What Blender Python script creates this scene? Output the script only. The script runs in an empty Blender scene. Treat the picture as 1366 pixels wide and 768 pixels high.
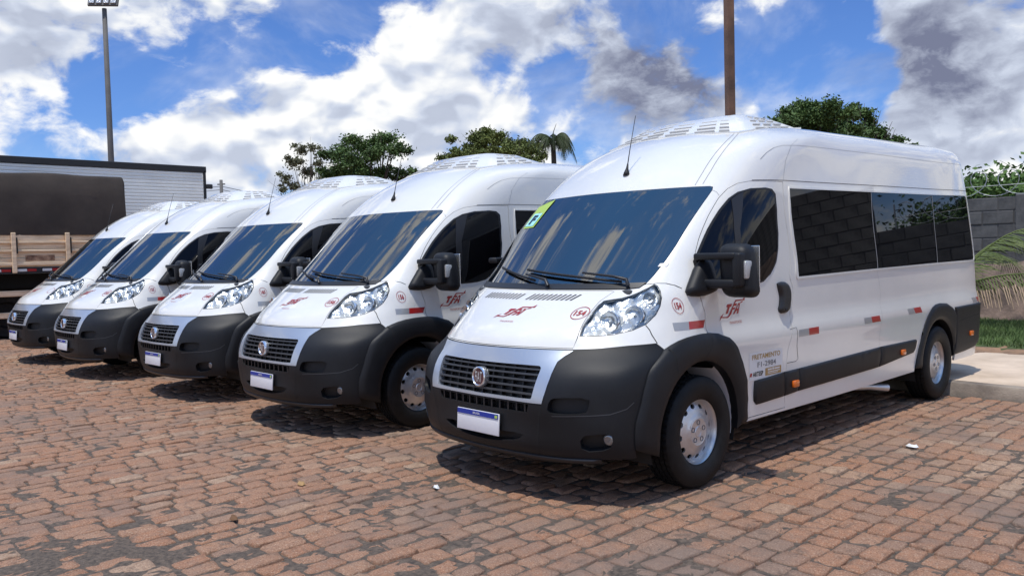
import bpy, bmesh, math, random
import numpy as np
from mathutils import Vector, Matrix, geometry
random.seed(7); RNG = np.random.default_rng(7)
SC = bpy.context.scene
COL = SC.collection
R = math.radians
# ------------------------------------------------------------------ camera
cam = bpy.data.cameras.new('camera'); cam_o = bpy.data.objects.new('camera', cam); COL.objects.link(cam_o)
cam.sensor_width = 36.0; cam.lens = 36.0 * 1079.7 / 1366.0; cam.clip_start = 0.05; cam.clip_end = 4000
CAM = np.array([3.921, -3.368, 1.504]); YAW, PITCH, ROLL = -0.821, -0.041, -0.025
_f = np.array([math.sin(YAW) * math.cos(PITCH), math.cos(YAW) * math.cos(PITCH), math.sin(PITCH)])
_r = np.array([math.cos(YAW), -math.sin(YAW), 0.0]); _u = np.cross(_r, _f)
_r, _u = math.cos(ROLL) * _r + math.sin(ROLL) * _u, -math.sin(ROLL) * _r + math.cos(ROLL) * _u
M4 = Matrix(((_r[0], _u[0], -_f[0], CAM[0]), (_r[1], _u[1], -_f[1], CAM[1]), (_r[2], _u[2], -_f[2], CAM[2]), (0, 0, 0, 1)))
cam_o.matrix_world = M4
SC.camera = cam_o
# ------------------------------------------------------------------ light
SUN_DIR = Vector((-0.075, 0.27, -1.0)).normalized()        # way the light travels
SUN_EL = math.asin(-SUN_DIR.z); SUN_AZ = math.atan2(-SUN_DIR.x, -SUN_DIR.y)
sun = bpy.data.lights.new('sun', 'SUN'); sun.energy = 3.4; sun.angle = R(0.9); sun.color = (1.0, 0.955, 0.88)
sun_o = bpy.data.objects.new('sun', sun); COL.objects.link(sun_o)
sun_o.rotation_euler = SUN_DIR.to_track_quat('-Z', 'Y').to_euler(); sun_o.location = (4, -8, 30)
SC.view_settings.view_transform = 'Standard'; SC.view_settings.look = 'None'
SC.view_settings.exposure = 0.0; SC.view_settings.gamma = 1.0
SC.render.engine = 'CYCLES'
SC.cycles.max_bounces = 8; SC.cycles.diffuse_bounces = 3; SC.cycles.glossy_bounces = 4
SC.cycles.transparent_max_bounces = 8; SC.cycles.caustics_reflective = False; SC.cycles.caustics_refractive = False
SC.cycles.sample_clamp_indirect = 6
# ------------------------------------------------------------------ node helper
class NT:
    def __init__(s, tree): s.t = tree; s.n = tree.nodes; s.l = tree.links
    def new(s, typ, **kw):
        n = s.n.new(typ)
        for k, v in kw.items():
            if k.startswith('i_'):
                key = k[2:]; key = int(key) if key.isdigit() else key
                n.inputs[key].default_value = v
            else: setattr(n, k, v)
        return n
    def lk(s, a, b): s.l.new(a, b); return b
    def val(s, x, sock):
        if isinstance(x, (int, float)): sock.default_value = x
        else: s.l.new(x, sock)
    def math(s, op, a, b=None, c=None, clamp=False):
        n = s.n.new('ShaderNodeMath'); n.operation = op; n.use_clamp = clamp
        s.val(a, n.inputs[0])
        if b is not None: s.val(b, n.inputs[1])
        if c is not None: s.val(c, n.inputs[2])
        return n.outputs[0]
    def mapr(s, x, a, b, c, d, typ='LINEAR'):
        n = s.n.new('ShaderNodeMapRange'); n.interpolation_type = typ; n.clamp = True
        s.l.new(x, n.inputs[0])
        for i, v in enumerate((a, b, c, d)): s.val(v, n.inputs[i + 1])
        return n.outputs[0]
    def mix(s, f, a, b, blend='MIX'):
        n = s.n.new('ShaderNodeMix'); n.data_type = 'RGBA'; n.blend_type = blend
        s.val(f, n.inputs['Factor'])
        for x, k in ((a, 6), (b, 7)):
            if isinstance(x, tuple): n.inputs[k].default_value = x if len(x) == 4 else x + (1,)
            else: s.l.new(x, n.inputs[k])
        return n.outputs[2]
    def noise(s, vec, scale, detail=4, rough=.55, dist=0.0, dim='3D'):
        n = s.n.new('ShaderNodeTexNoise'); n.noise_dimensions = dim
        n.inputs['Scale'].default_value = scale; n.inputs['Detail'].default_value = detail
        n.inputs['Roughness'].default_value = rough; n.inputs['Distortion'].default_value = dist
        if vec is not None: s.l.new(vec, n.inputs['Vector'])
        return n.outputs['Fac']
# ------------------------------------------------------------------ sky
W = bpy.data.worlds.new('World'); SC.world = W; W.use_nodes = True
W.node_tree.nodes.clear(); T = NT(W.node_tree)
tc = T.new('ShaderNodeTexCoord')
sky = T.new('ShaderNodeTexSky', sky_type='NISHITA'); sky.sun_disc = False
sky.sun_elevation = SUN_EL; sky.sun_rotation = SUN_AZ; sky.altitude = 600; sky.air_density = 1.0; sky.dust_density = 0.6; sky.ozone_density = 2.5
d = tc.outputs['Generated']
sep = T.new('ShaderNodeSeparateXYZ'); T.lk(d, sep.inputs[0])
def vm(op, a, b=None):
    n = T.new('ShaderNodeVectorMath', operation=op)
    for i, x in enumerate((a, b)):
        if x is None: continue
        if isinstance(x, (tuple, list, np.ndarray)): n.inputs[i].default_value = tuple(float(q) for q in x)
        else: T.lk(x, n.inputs[i])
    return n.outputs['Value'] if op in ('DISTANCE', 'DOT_PRODUCT', 'LENGTH') else n.outputs[0]
# cloud field on the sphere of directions, stretched so that clouds lie flat
dv = vm('MULTIPLY', d, (1.0, 1.0, 1.6))
warp = T.new('ShaderNodeTexNoise'); warp.inputs['Scale'].default_value = 7.0; warp.inputs['Detail'].default_value = 3
T.lk(dv, warp.inputs['Vector'])
wv = vm('MULTIPLY', vm('SUBTRACT', warp.outputs['Color'], (.5, .5, .5)), (.075, .075, .075))
p0 = vm('ADD', dv, wv)
def field(p):
    a = T.noise(p, 6.0, 9, .60)
    b = T.noise(vm('ADD', p, (3.1, 1.7, .4)), 2.3, 3, .5)
    c = T.noise(vm('ADD', p, (1.3, 4.2, 2.0)), 17.0, 7, .58)
    return T.math('ADD', T.math('ADD', T.math('MULTIPLY', a, .48), T.math('MULTIPLY', b, .18)), T.math('MULTIPLY', c, .34))
def cdir(az, el):   # degrees, azimuth clockwise from +Y
    a, e = R(az), R(el); return (math.sin(a) * math.cos(e), math.cos(a) * math.cos(e), math.sin(e))
COVER = [((-0.911, 0.349, 0.22), 0.074, -0.213), ((-0.885, 0.395, 0.247), 0.051, -0.162), ((-0.939, 0.29, 0.185), 0.056, -0.203), ((-0.956, 0.253, 0.146), 0.069, -0.182), ((-0.969, 0.203, 0.141), 0.046, -0.081), ((-0.828, 0.486, 0.279), 0.065, -0.213), ((-0.865, 0.443, 0.238), 0.042, -0.151), ((-0.735, 0.641, 0.222), 0.042, -0.182), ((-0.679, 0.704, 0.207), 0.046, -0.203), ((-0.771, 0.591, 0.237), 0.032, -0.101), ((-0.433, 0.879, 0.197), 0.083, -0.254), ((-0.474, 0.853, 0.218), 0.065, -0.234), ((-0.393, 0.902, 0.177), 0.056, -0.203), ((-0.568, 0.772, 0.284), 0.056, -0.182), ((-0.538, 0.816, 0.212), 0.023, -0.151), ((-0.888, 0.42, 0.188), 0.032, -0.112), ((-0.944, 0.229, 0.237), 0.079, 0.15), ((-0.897, 0.343, 0.279), 0.069, 0.15), ((-0.96, 0.219, 0.177), 0.069, 0.15), ((-0.85, 0.485, 0.207), 0.102, 0.105), ((-0.784, 0.588, 0.199), 0.102, 0.105), ((-0.695, 0.667, 0.268), 0.12, 0.12), ((-0.595, 0.776, 0.208), 0.074, 0.18), ((-0.528, 0.83, 0.177), 0.051, 0.15), ((-0.297, 0.935, 0.195), 0.111, 0.195), ((-0.333, 0.912, 0.238), 0.056, 0.09), ((-0.758, 0.634, 0.156), 0.148, 0.075), ((-0.463, 0.851, 0.249), 0.042, 0.09), ((-0.341, 0.931, 0.127), 0.083, 0.09), ((-0.471, 0.864, 0.181), 0.042, 0.135), ((-0.921, 0.362, 0.145), 0.102, 0.09), ((-0.937, 0.326, 0.123), 0.111, 0.075), ((-0.45, -0.2, 0.87), 0.16, 0.22), ((-0.8, 0.15, 0.58), 0.11, 0.2), ((-0.66, -0.27, 0.7), 0.09, 0.18), ((-0.2, 0.5, 0.84), 0.2, 0.2), ((0.4, -0.5, 0.77), 0.25, 0.2), ((0.6, 0.4, 0.69), 0.3, 0.2), ((-0.9, -0.2, 0.38), 0.12, 0.16)]
DARK = [((-0.573, 0.797, 0.19), 0.09, 0.821), ((-0.608, 0.759, 0.234), 0.102, 0.479), ((-0.526, 0.827, 0.198), 0.058, 0.342), ((-0.662, 0.696, 0.279), 0.114, 0.388), ((-0.291, 0.938, 0.187), 0.116, 0.576), ((-0.355, 0.907, 0.226), 0.069, 0.465), ((-0.325, 0.93, 0.169), 0.081, 0.371), ((-0.896, 0.346, 0.276), 0.069, 0.316), ((-0.939, 0.235, 0.252), 0.069, 0.205), ((-0.953, 0.229, 0.2), 0.046, 0.139), ((-0.729, 0.637, 0.249), 0.069, 0.139)]
def blobs(lst, base):
    acc = base
    for (x, y, z), r, amp in lst:
        m = T.mapr(vm('DISTANCE', dw, (x, y, z)), r * .25, r * 1.25, amp, 0.0, 'SMOOTHSTEP')
        acc = m if acc is None else T.math('ADD', acc, m)
    return acc
dw = vm('ADD', d, vm('MULTIPLY', wv, (.55, .55, .45)))
el = sep.outputs['Z']
lowb = T.mapr(el, .02, .2, .045, 0.0)
bias = blobs(COVER, T.math('ADD', lowb, T.mapr(el, .30, .5, .035, -.11)))
f0 = field(p0)
hi = T.math('SUBTRACT', T.noise(vm('ADD', dv, (7.7, 2.1, 5.0)), 3.6, 7, .62, .5), .5)      # thin high veil
dens = T.math('ADD', T.math('MULTIPLY', T.math('SUBTRACT', f0, .5), 1.85), bias)
fine = T.noise(vm('ADD', p0, (.7, .2, 1.9)), 26.0, 7, .6)
alpha = T.mapr(dens, -.055, .115, 0, 1, 'SMOOTHSTEP')
veil = T.math('MULTIPLY', T.mapr(hi, -.04, .16, 0, .55, 'SMOOTHSTEP'), T.mapr(el, .05, .45, 1, .08))
alpha = T.math('SUBTRACT', 1.0, T.math('MULTIPLY', T.math('SUBTRACT', 1.0, alpha), T.math('SUBTRACT', 1.0, veil)))
def soft(p): return T.math('ADD', T.math('MULTIPLY', T.noise(p, 6.0, 3.0, .5), .62), T.math('MULTIPLY', T.noise(vm('ADD', p, (1.3, 4.2, 2.0)), 17.0, 2.5, .5), .38))
dl = T.math('SUBTRACT', soft(p0), soft(vm('ADD', p0, (SUN_DIR.x * -.012, SUN_DIR.y * -.012, .030))))
lit = T.mapr(T.math('ADD', dl, T.math('MULTIPLY', T.math('SUBTRACT', fine, .5), .07)), -.062, .062, 0, 1)
thick = blobs(DARK, T.mapr(dens, .16, .46, 0.0, .26))
thick = T.math('MULTIPLY', thick, T.mapr(T.math('ADD', T.math('MULTIPLY', fine, .5), T.math('MULTIPLY', f0, .5)), .42, .57, 1.05, .55))
lit2 = T.math('MULTIPLY', T.math('MULTIPLY_ADD', lit, .52, .48, clamp=True), T.math('SUBTRACT', 1.0, T.math('MULTIPLY', thick, .88), clamp=True), clamp=True)
ccol = T.mix(T.mapr(lit2, -.02, .58, 0, 1), (1.7, 1.9, 2.9), (6.0, 6.6, 7.9))
ccol = T.mix(T.mapr(lit2, .52, .92, 0, 1, 'SMOOTHSTEP'), ccol, (9.7, 9.75, 9.7))
sk = T.new('ShaderNodeHueSaturation', i_Saturation=1.0, i_Value=1.0); T.lk(sky.outputs[0], sk.inputs['Color'])
skc = T.mix(1.0, sk.outputs[0], (.60, .86, 1.36), 'MULTIPLY')
skc = T.mix(T.mapr(el, .02, .16, .40, 0.0), skc, (4.6, 6.6, 9.2))
skc = T.mix(T.mapr(el, .30, .85, 0.0, .75), skc, (1.55, 4.3, 9.4))
col = T.mix(alpha, skc, ccol)
col = T.mix(T.mapr(el, -.02, 0.0, 1, 0), col, (1.6, 1.3, 1.1))      # below the horizon: lit ground
bg = T.new('ShaderNodeBackground', i_Strength=.105); T.lk(col, bg.inputs['Color'])
wo = T.new('ShaderNodeOutputWorld'); T.lk(bg.outputs[0], wo.inputs['Surface'])
W.cycles.sampling_method = 'MANUAL'; W.cycles.sample_map_resolution = 512
# ------------------------------------------------------------------ materials
def mat(name, col, rough=.5, metal=0.0, spec=.5, coat=0.0, var=0.0, vscale=6.0, var2=None, bump=0.0, bscale=60.0, coords='Object', stretch=None, emit=None):
    m = bpy.data.materials.new(name); m.use_nodes = True; N = NT(m.node_tree)
    b = m.node_tree.nodes['Principled BSDF']
    b.inputs['Base Color'].default_value = tuple(col) + (1,); b.inputs['Roughness'].default_value = rough
    b.inputs['Metallic'].default_value = metal; b.inputs['Specular IOR Level'].default_value = spec
    b.inputs['Coat Weight'].default_value = coat; b.inputs['Coat Roughness'].default_value = .04
    if var or bump:
        t = N.new('ShaderNodeTexCoord'); v = t.outputs[coords]
        if stretch:
            mp = N.new('ShaderNodeMapping'); mp.inputs['Scale'].default_value = stretch; N.lk(v, mp.inputs[0]); v = mp.outputs[0]
        if var:
            f = N.mapr(N.noise(v, vscale, 6, .6), .34, .66, 0, 1)
            lo = var2 if var2 else tuple(c * (1 - var) for c in col)
            hi = tuple(min(1, c * (1 + var * .6)) for c in col)
            N.lk(N.mix(f, tuple(lo), hi), b.inputs['Base Color'])
        if bump:
            bp = N.new('ShaderNodeBump', i_Strength=bump, i_Distance=.01); N.lk(N.noise(v, bscale, 5, .6), bp.inputs['Height'])
            N.lk(bp.outputs[0], b.inputs['Normal'])
    return m
def glass_mat(name, tint, ior, rough=.0, base=None):
    m = bpy.data.materials.new(name); m.use_nodes = True; m.node_tree.nodes.clear(); N = NT(m.node_tree)
    fr = N.new('ShaderNodeFresnel', i_IOR=ior)
    tr = N.new('ShaderNodeBsdfTransparent'); tr.inputs[0].default_value = tint + (1,)
    gl = N.new('ShaderNodeBsdfGlossy', i_Roughness=rough); gl.inputs[0].default_value = (1, 1, 1, 1)
    mx = N.new('ShaderNodeMixShader'); N.lk(fr.outputs[0], mx.inputs[0]); N.lk(tr.outputs[0], mx.inputs[1]); N.lk(gl.outputs[0], mx.inputs[2])
    o = N.new('ShaderNodeOutputMaterial'); N.lk(mx.outputs[0], o.inputs[0]); return m
MT = {
 'white': mat('white_paint', (.80, .785, .735), .26, coat=1.0, var=.03, vscale=2.2),
 'silver': mat('silver_panel', (.50, .54, .60), .34, metal=.55, coat=.5),
 'plastic': mat('dark_plastic', (.0115, .012, .0140), .50, spec=.32, var=.25, vscale=3.0, bump=.12, bscale=420),
 'black': mat('black_rubber', (.011, .011, .012), .6),
 'trim': mat('black_trim', (.016, .016, .018), .42),
 'gap': mat('panel_gap', (.02, .02, .02), .9),
 'greygap': mat('pane_joint', (.30, .30, .30), .6),
 'tint': mat('tinted_glass', (.004, .004, .005), .015, spec=.26, coat=.0),
 'wind': glass_mat('windscreen_glass', (.55, .64, .68), 2.7),
 'lens': glass_mat('lens_glass', (.95, .97, .97), 1.45),
 'chrome': mat('chrome', (.86, .88, .90), .14, metal=.85),
 'reflector': mat('lamp_reflector', (.90, .91, .92), .22, metal=.45, bump=.9, bscale=26),
 'steel': mat('wheel_silver', (.66, .67, .68), .34, metal=.7, var=.12, vscale=8),
 'tyre': mat('tyre_rubber', (.0075, .0075, .008), .6, spec=.3, var=.5, vscale=14, bump=.25, bscale=160),
 'interior': mat('cabin_trim', (.06, .065, .072), .8),
 'foglens': mat('fog_lamp_glass', (.22, .23, .24), .08, metal=.6, coat=1.0),
 'slat': mat('grille_slat', (.045, .046, .05), .45),
 'seat': mat('seat_fabric', (.075, .085, .095), .9, bump=.3, bscale=200),
 'red': mat('logo_red', (.34, .028, .028), .4),
 'sred': mat('reflective_red', (.42, .018, .018), .28, coat=.4),
 'sgrey': mat('reflective_grey', (.40, .41, .42), .30, metal=.3, coat=.3),
 'gold': mat('gold_print', (.40, .25, .085), .5),
 'greyp': mat('grey_print', (.16, .16, .17), .5),
 'blackp': mat('black_print', (.02, .02, .02), .5),
 'paper': mat('sticker_white', (.74, .74, .73), .45),
 'amber': mat('amber_lens', (.75, .16, .015), .2, coat=.6),
 'clearlamp': mat('clear_lamp', (.62, .62, .60), .15, metal=.5, bump=.6, bscale=130),
 'pblue': mat('plate_blue', (.012, .035, .30), .35),
 'pwhite': mat('plate_white', (.78, .77, .79), .4),
 'green': mat('sticker_green', (.42, .58, .10), .45),
 'cyan': mat('sticker_cyan', (.38, .78, .80), .45),
 'navy': mat('sticker_navy', (.012, .03, .06), .5),
 'emred': mat('emblem_red', (.07, .008, .012), .3, coat=.6),
 'under': mat('underbody', (.02, .02, .02), .9),
 'pale': mat('pale_inner_wing', (.42, .43, .45), .7),
}
# ------------------------------------------------------------------ objects
def tag(o, label=None, cat=None, group=None, kind=None):
    for k, v in (('label', label), ('category', cat), ('group', group), ('kind', kind)):
        if v: o[k] = v
    return o
def empty(name, loc=(0, 0, 0), rz=0.0):
    o = bpy.data.objects.new(name, None); COL.objects.link(o); o.location = loc; o.rotation_euler = (0, 0, rz); o.empty_display_size = .2
    return o
def link(name, me, m, parent=None):
    o = bpy.data.objects.new(name, me); COL.objects.link(o)
    if m is not None: me.materials.append(MT[m] if isinstance(m, str) else m)
    if parent is not None: o.parent = parent
    return o
def pyd(name, V, F, m, parent=None, smooth=False, angle=None):
    me = bpy.data.meshes.new(name)
    V = np.asarray(V, dtype=np.float64)
    me.from_pydata(V.tolist(), [], [list(map(int, f)) for f in F]); me.update()
    if smooth: me.polygons.foreach_set('use_smooth', np.ones(len(me.polygons), dtype=bool))
    if angle: me.set_sharp_from_angle(angle=R(angle))
    return link(name, me, m, parent)
def tri_mesh(name, V, T3, m, parent=None, smooth=False, attr=None):
    """fast triangle mesh from numpy arrays"""
    V = np.ascontiguousarray(V, dtype=np.float32); T3 = np.ascontiguousarray(T3, dtype=np.int32)
    me = bpy.data.meshes.new(name); n = len(T3)
    me.vertices.add(len(V)); me.vertices.foreach_set('co', V.ravel())
    me.loops.add(n * 3); me.loops.foreach_set('vertex_index', T3.ravel())
    me.polygons.add(n); me.polygons.foreach_set('loop_start', np.arange(0, n * 3, 3, dtype=np.int32))
    if smooth: me.polygons.foreach_set('use_smooth', np.ones(n, dtype=bool))
    me.update(calc_edges=True)
    if attr is not None:
        a = me.attributes.new('tone', 'FLOAT', 'POINT'); a.data.foreach_set('value', np.asarray(attr, dtype=np.float32))
    return link(name, me, m, parent)
class MB:
    """collects shapes into ONE mesh"""
    def __init__(s): s.V = []; s.F = []
    def add(s, V, F):
        o = len(s.V); s.V += [tuple(map(float, v)) for v in V]; s.F += [tuple(i + o for i in f) for f in F]; return s
    def box(s, c, size, rot=None):
        V = []
        for sx in (-.5, .5):
            for sy in (-.5, .5):
                for sz in (-.5, .5):
                    v = Vector((sx * size[0], sy * size[1], sz * size[2]))
                    if rot is not None: v = rot @ v
                    V.append((v.x + c[0], v.y + c[1], v.z + c[2]))
        return s.add(V, [(0, 1, 3, 2), (4, 6, 7, 5), (0, 4, 5, 1), (2, 3, 7, 6), (0, 2, 6, 4), (1, 5, 7, 3)])
    def bbox(s, c, size, bev=.01, seg=2, rot=None):
        bm = bmesh.new(); bmesh.ops.create_cube(bm, size=1.0)
        for v in bm.verts: v.co = Vector((v.co.x * size[0], v.co.y * size[1], v.co.z * size[2]))
        bmesh.ops.bevel(bm, geom=bm.edges[:], offset=min(bev, min(size) * .45), segments=seg, profile=.5, affect='EDGES')
        bm.verts.index_update()
        V = [(rot @ v.co if rot is not None else v.co) for v in bm.verts]; V = [(v.x + c[0], v.y + c[1], v.z + c[2]) for v in V]
        F = [[v.index for v in f.verts] for f in bm.faces]; bm.free(); return s.add(V, F)
    def tube(s, pts, rad, seg=8, cap=True):
        P = [Vector(p) for p in pts]; n = len(P)
        rad = [rad] * n if isinstance(rad, (int, float)) else rad
        V = []; up = Vector((0, 0, 1)); prev = None
        for i in range(n):
            t = (P[min(i + 1, n - 1)] - P[max(i - 1, 0)]).normalized()
            if prev is None: a = t.cross(up if abs(t.z) < .9 else Vector((1, 0, 0))).normalized()
            else: a = (prev - t * prev.dot(t)).normalized()
            prev = a; b = t.cross(a)
            for k in range(seg):
                q = 2 * math.pi * k / seg; V.append(P[i] + (a * math.cos(q) + b * math.sin(q)) * rad[i])
        F = []
        for i in range(n - 1):
            for k in range(seg):
                k2 = (k + 1) % seg; F.append((i * seg + k, i * seg + k2, (i + 1) * seg + k2, (i + 1) * seg + k))
        if cap: F.append(tuple(range(seg))[::-1]); F.append(tuple((n - 1) * seg + k for k in range(seg)))
        return s.add(V, F)
    def lathe(s, prof, seg=32, frame=None, cap=False, mod=None):
        """prof: (axial, radius); axis +X unless frame (4x4) maps it"""
        V = []
        for k in range(seg):
            q = 2 * math.pi * k / seg
            for j, (a, r) in enumerate(prof):
                rr = r if mod is None else r + mod(k, j)
                v = Vector((a, rr * math.cos(q), rr * math.sin(q)))
                if frame is not None: v = frame @ v
                V.append(v)
        n = len(prof); F = []
        for k in range(seg):
            k2 = (k + 1) % seg
            for j in range(n - 1): F.append((k * n + j, k * n + j + 1, k2 * n + j + 1, k2 * n + j))
        if cap:
            F.append(tuple(k * n + n - 1 for k in range(seg))); F.append(tuple(k * n for k in range(seg))[::-1])
        return s.add(V, F)
    def build(s, name, m, parent=None, smooth=False, angle=None, mirror=False):
        V = s.V; F = s.F
        if mirror: V = [(-x, y, z) for x, y, z in V]; F = [f[::-1] for f in F]
        return pyd(name, V, F, m, parent, smooth, angle)
def frame_to(origin, axis):
    """4x4 that takes local +X to the given axis, placed at origin"""
    x = Vector(axis).normalized(); up = Vector((0, 0, 1)) if abs(x.z) < .9 else Vector((0, 1, 0))
    y = up.cross(x).normalized(); z = x.cross(y)
    M = Matrix((x, y, z)).transposed().to_4x4(); M.translation = Vector(origin); return M
def inside(P, poly):
    P = np.asarray(P, float); poly = np.asarray(poly, float); x, y = P[:, 0], P[:, 1]
    r = np.zeros(len(P), bool); j = len(poly) - 1
    for i in range(len(poly)):
        xi, yi = poly[i]; xj, yj = poly[j]
        c = ((yi > y) != (yj > y)) & (x < (xj - xi) * (y - yi) / ((yj - yi) if yj != yi else 1e-12) + xi)
        r ^= c; j = i
    return r
def resample(poly, sp, closed=True):
    out = []; n = len(poly)
    for i in range(n if closed else n - 1):
        a = np.array(poly[i], float); b = np.array(poly[(i + 1) % n], float); k = max(1, int(math.ceil(np.linalg.norm(b - a) / sp)))
        for t in range(k): out.append(tuple(a + (b - a) * t / k))
    if not closed: out.append(tuple(map(float, poly[-1])))
    return out
def smooth_poly(poly, it=1, closed=True):
    for _ in range(it):
        out = []; n = len(poly)
        for i in range(n):
            a = np.array(poly[i], float); b = np.array(poly[(i + 1) % n], float)
            out.append(tuple(a * .75 + b * .25)); out.append(tuple(a * .25 + b * .75))
        poly = out
    return poly
def dist_poly(P, poly):
    P = np.asarray(P, float); dmin = np.full(len(P), 1e9); n = len(poly)
    for i in range(n):
        a = np.array(poly[i], float); b = np.array(poly[(i + 1) % n], float); ab = b - a; L = ab @ ab + 1e-18
        t = np.clip(((P - a) @ ab) / L, 0, 1); dmin = np.minimum(dmin, np.linalg.norm(P - (a + t[:, None] * ab), axis=1))
    return dmin
def cdt(outer, holes=(), sp=.05, rings=(), bsp=None):
    """triangulates a polygon with holes; rings = inset distances at which extra points are laid"""
    outer = resample(outer, bsp or sp); holes = [resample(h, bsp or sp) for h in holes]
    pts = list(outer); ed = [(i, (i + 1) % len(outer)) for i in range(len(outer))]
    for h in holes:
        o = len(pts); pts += h; ed += [(o + i, o + (i + 1) % len(h)) for i in range(len(h))]
    o = np.array(outer); lo, hi = o.min(0), o.max(0)
    gx = np.arange(lo[0] + sp * .5, hi[0], sp); gy = np.arange(lo[1] + sp * .5, hi[1], sp)
    extra = []
    if len(gx) and len(gy):
        G = np.array(np.meshgrid(gx, gy)).reshape(2, -1).T; G = G + RNG.uniform(-.04, .04, G.shape) * sp
        ok = inside(G, outer)
        for h in holes: ok &= ~inside(G, h)
        G = G[ok]
        if len(G):
            dd = dist_poly(G, outer)
            for h in holes: dd = np.minimum(dd, dist_poly(G, h))
            mn = max(sp * .45, (max(rings) + sp * .3) if rings else 0)
            extra = [tuple(g) for g in G[dd > mn]]
    for rg in rings:
        for pl in [outer] + holes:
            A = np.array(pl); t = np.roll(A, -1, 0) - np.roll(A, 1, 0); t /= np.linalg.norm(t, axis=1)[:, None] + 1e-12
            nrm = np.stack([-t[:, 1], t[:, 0]], 1)
            for sg in (1, -1):
                Q = A + nrm * rg * sg; ok = inside(Q, outer)
                for h in holes: ok &= ~inside(Q, h)
                if ok.any():
                    Q = Q[ok]; dd = dist_poly(Q, outer)
                    for h in holes: dd = np.minimum(dd, dist_poly(Q, h))
                    extra += [tuple(q) for q in Q[dd > rg * .93]]
    allp = [Vector(p) for p in pts + extra]
    v, e, f, *_ = geometry.delaunay_2d_cdt(allp, ed, [], 0, 1e-6)
    V = np.array([tuple(q) for q in v]); F = np.array([t for t in f if len(t) == 3], int)
    C = V[F].mean(1); ok = inside(C, outer)
    for h in holes: ok &= ~inside(C, h)
    F = F[ok]
    a = V[F[:, 1]] - V[F[:, 0]]; b = V[F[:, 2]] - V[F[:, 0]]; ar = a[:, 0] * b[:, 1] - a[:, 1] * b[:, 0]
    F[ar < 0] = F[ar < 0][:, ::-1]; F = F[np.abs(ar) > 1e-9]
    return V, F, outer, holes
def border(F):
    s = {}
    for t in F:
        for i in range(3):
            a, b = int(t[i]), int(t[(i + 1) % 3])
            if (b, a) in s: del s[(b, a)]
            else: s[(a, b)] = 1
    return list(s)
# ------------------------------------------------------------------ van body surface: rows of plan outlines
FX=np.array([0,.3,.6,.76,.87,.95,.99,1.0])
ROWS=[ # z, half width, rear y, front y at FX
(.25,.975,6.06,[.06,.075,.12,.18,.26,.36,.50,.75]),
(.30,.99,6.09,[.0,.015,.075,.15,.225,.32,.46,.72]),
(.45,1.0,6.13,[-.025,-.01,.04,.115,.185,.29,.43,.7]),
(.62,1.008,6.15,[-.025,-.012,.03,.122,.205,.32,.46,.75]),
(.80,1.012,6.16,[.01,.03,.10,.18,.27,.39,.54,.85]),
(.92,1.012,6.16,[.05,.09,.215,.33,.45,.585,.72,.98]),
(.985,.998,6.16,[.085,.13,.26,.385,.50,.63,.77,1.0]),
(1.1,.988,6.155,[.245,.28,.38,.49,.60,.74,.88,1.15]),
(1.2,.985,6.15,[.395,.43,.505,.59,.69,.83,.97,1.25]),
(1.27,.983,6.145,[.49,.52,.60,.68,.77,.90,1.04,1.3]),
(1.35,.979,6.14,[.577,.61,.69,.775,.86,.99,1.13,1.4]),
(1.6,.962,6.11,[.85,.88,.95,1.01,1.075,1.195,1.36,1.65]),
(1.94,.932,6.07,[1.215,1.245,1.31,1.36,1.43,1.55,1.74,2.05]),
(2.1,.915,6.04,[1.40,1.43,1.50,1.56,1.64,1.78,1.98,2.3]),
(2.25,.897,6.01,[1.62,1.65,1.73,1.81,1.90,2.06,2.28,2.6]),
(2.35,.86,5.97,[1.82,1.85,1.95,2.05,2.17,2.36,2.58,2.85]),
(2.42,.76,5.9,[2.05,2.08,2.18,2.3,2.45,2.65,2.85,3.1]),
(2.465,.56,5.75,[2.38,2.41,2.5,2.6,2.72,2.87,3.02,3.25]),
(2.49,.28,5.5,[2.8,2.82,2.88,2.95,3.03,3.13,3.25,3.4]),
]
def _ctrl():
    G=[]
    for z,w,yr,fy in ROWS:
        p=[(f*w,y) for f,y in zip(FX,fy)]
        y7=fy[-1]
        for t in (.25,.55,.85): p.append((w,y7+(yr-.15-y7)*t))
        p+=[(w-.002,yr-.13),(w-.03,yr-.035),(w-.12,yr),(w*.5,yr+.012),(0,yr+.015)]
        yy=lambda y:y+.06*min(max((y-1.5)/4.5,0),1)
        dz=lambda y,z:.088*min(max((y-1.5)/4.5,0),1.05)*min(max((z-.95)/1.4,0),1)
        G.append([(x,yy(y),z+dz(y,z)) for x,y in p])
    return np.array(G)
CT=_ctrl()
NU=CT.shape[1]; NV=CT.shape[0]
def knots(d): 
    k=np.concatenate([[0],np.cumsum(d)]); return k
UK=knots(np.linalg.norm(np.diff(CT[7],axis=0),axis=1))
VK=knots(np.mean(np.linalg.norm(np.diff(CT[:,:6],axis=0),axis=2),axis=1))
def spl(k,Y,mir=False):
    # natural cubic second derivatives along axis 0 (mir: zero slope at start)
    n=len(k);h=np.diff(k);A=np.zeros((n,n));B=np.zeros(Y.shape)
    for i in range(1,n-1):
        A[i,i-1]=h[i-1];A[i,i]=2*(h[i-1]+h[i]);A[i,i+1]=h[i]
        B[i]=6*((Y[i+1]-Y[i])/h[i]-(Y[i]-Y[i-1])/h[i-1])
    A[-1,-1]=1;A[0,0]=1
    return np.linalg.solve(A,B.reshape(n,-1)).reshape(Y.shape)
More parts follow.
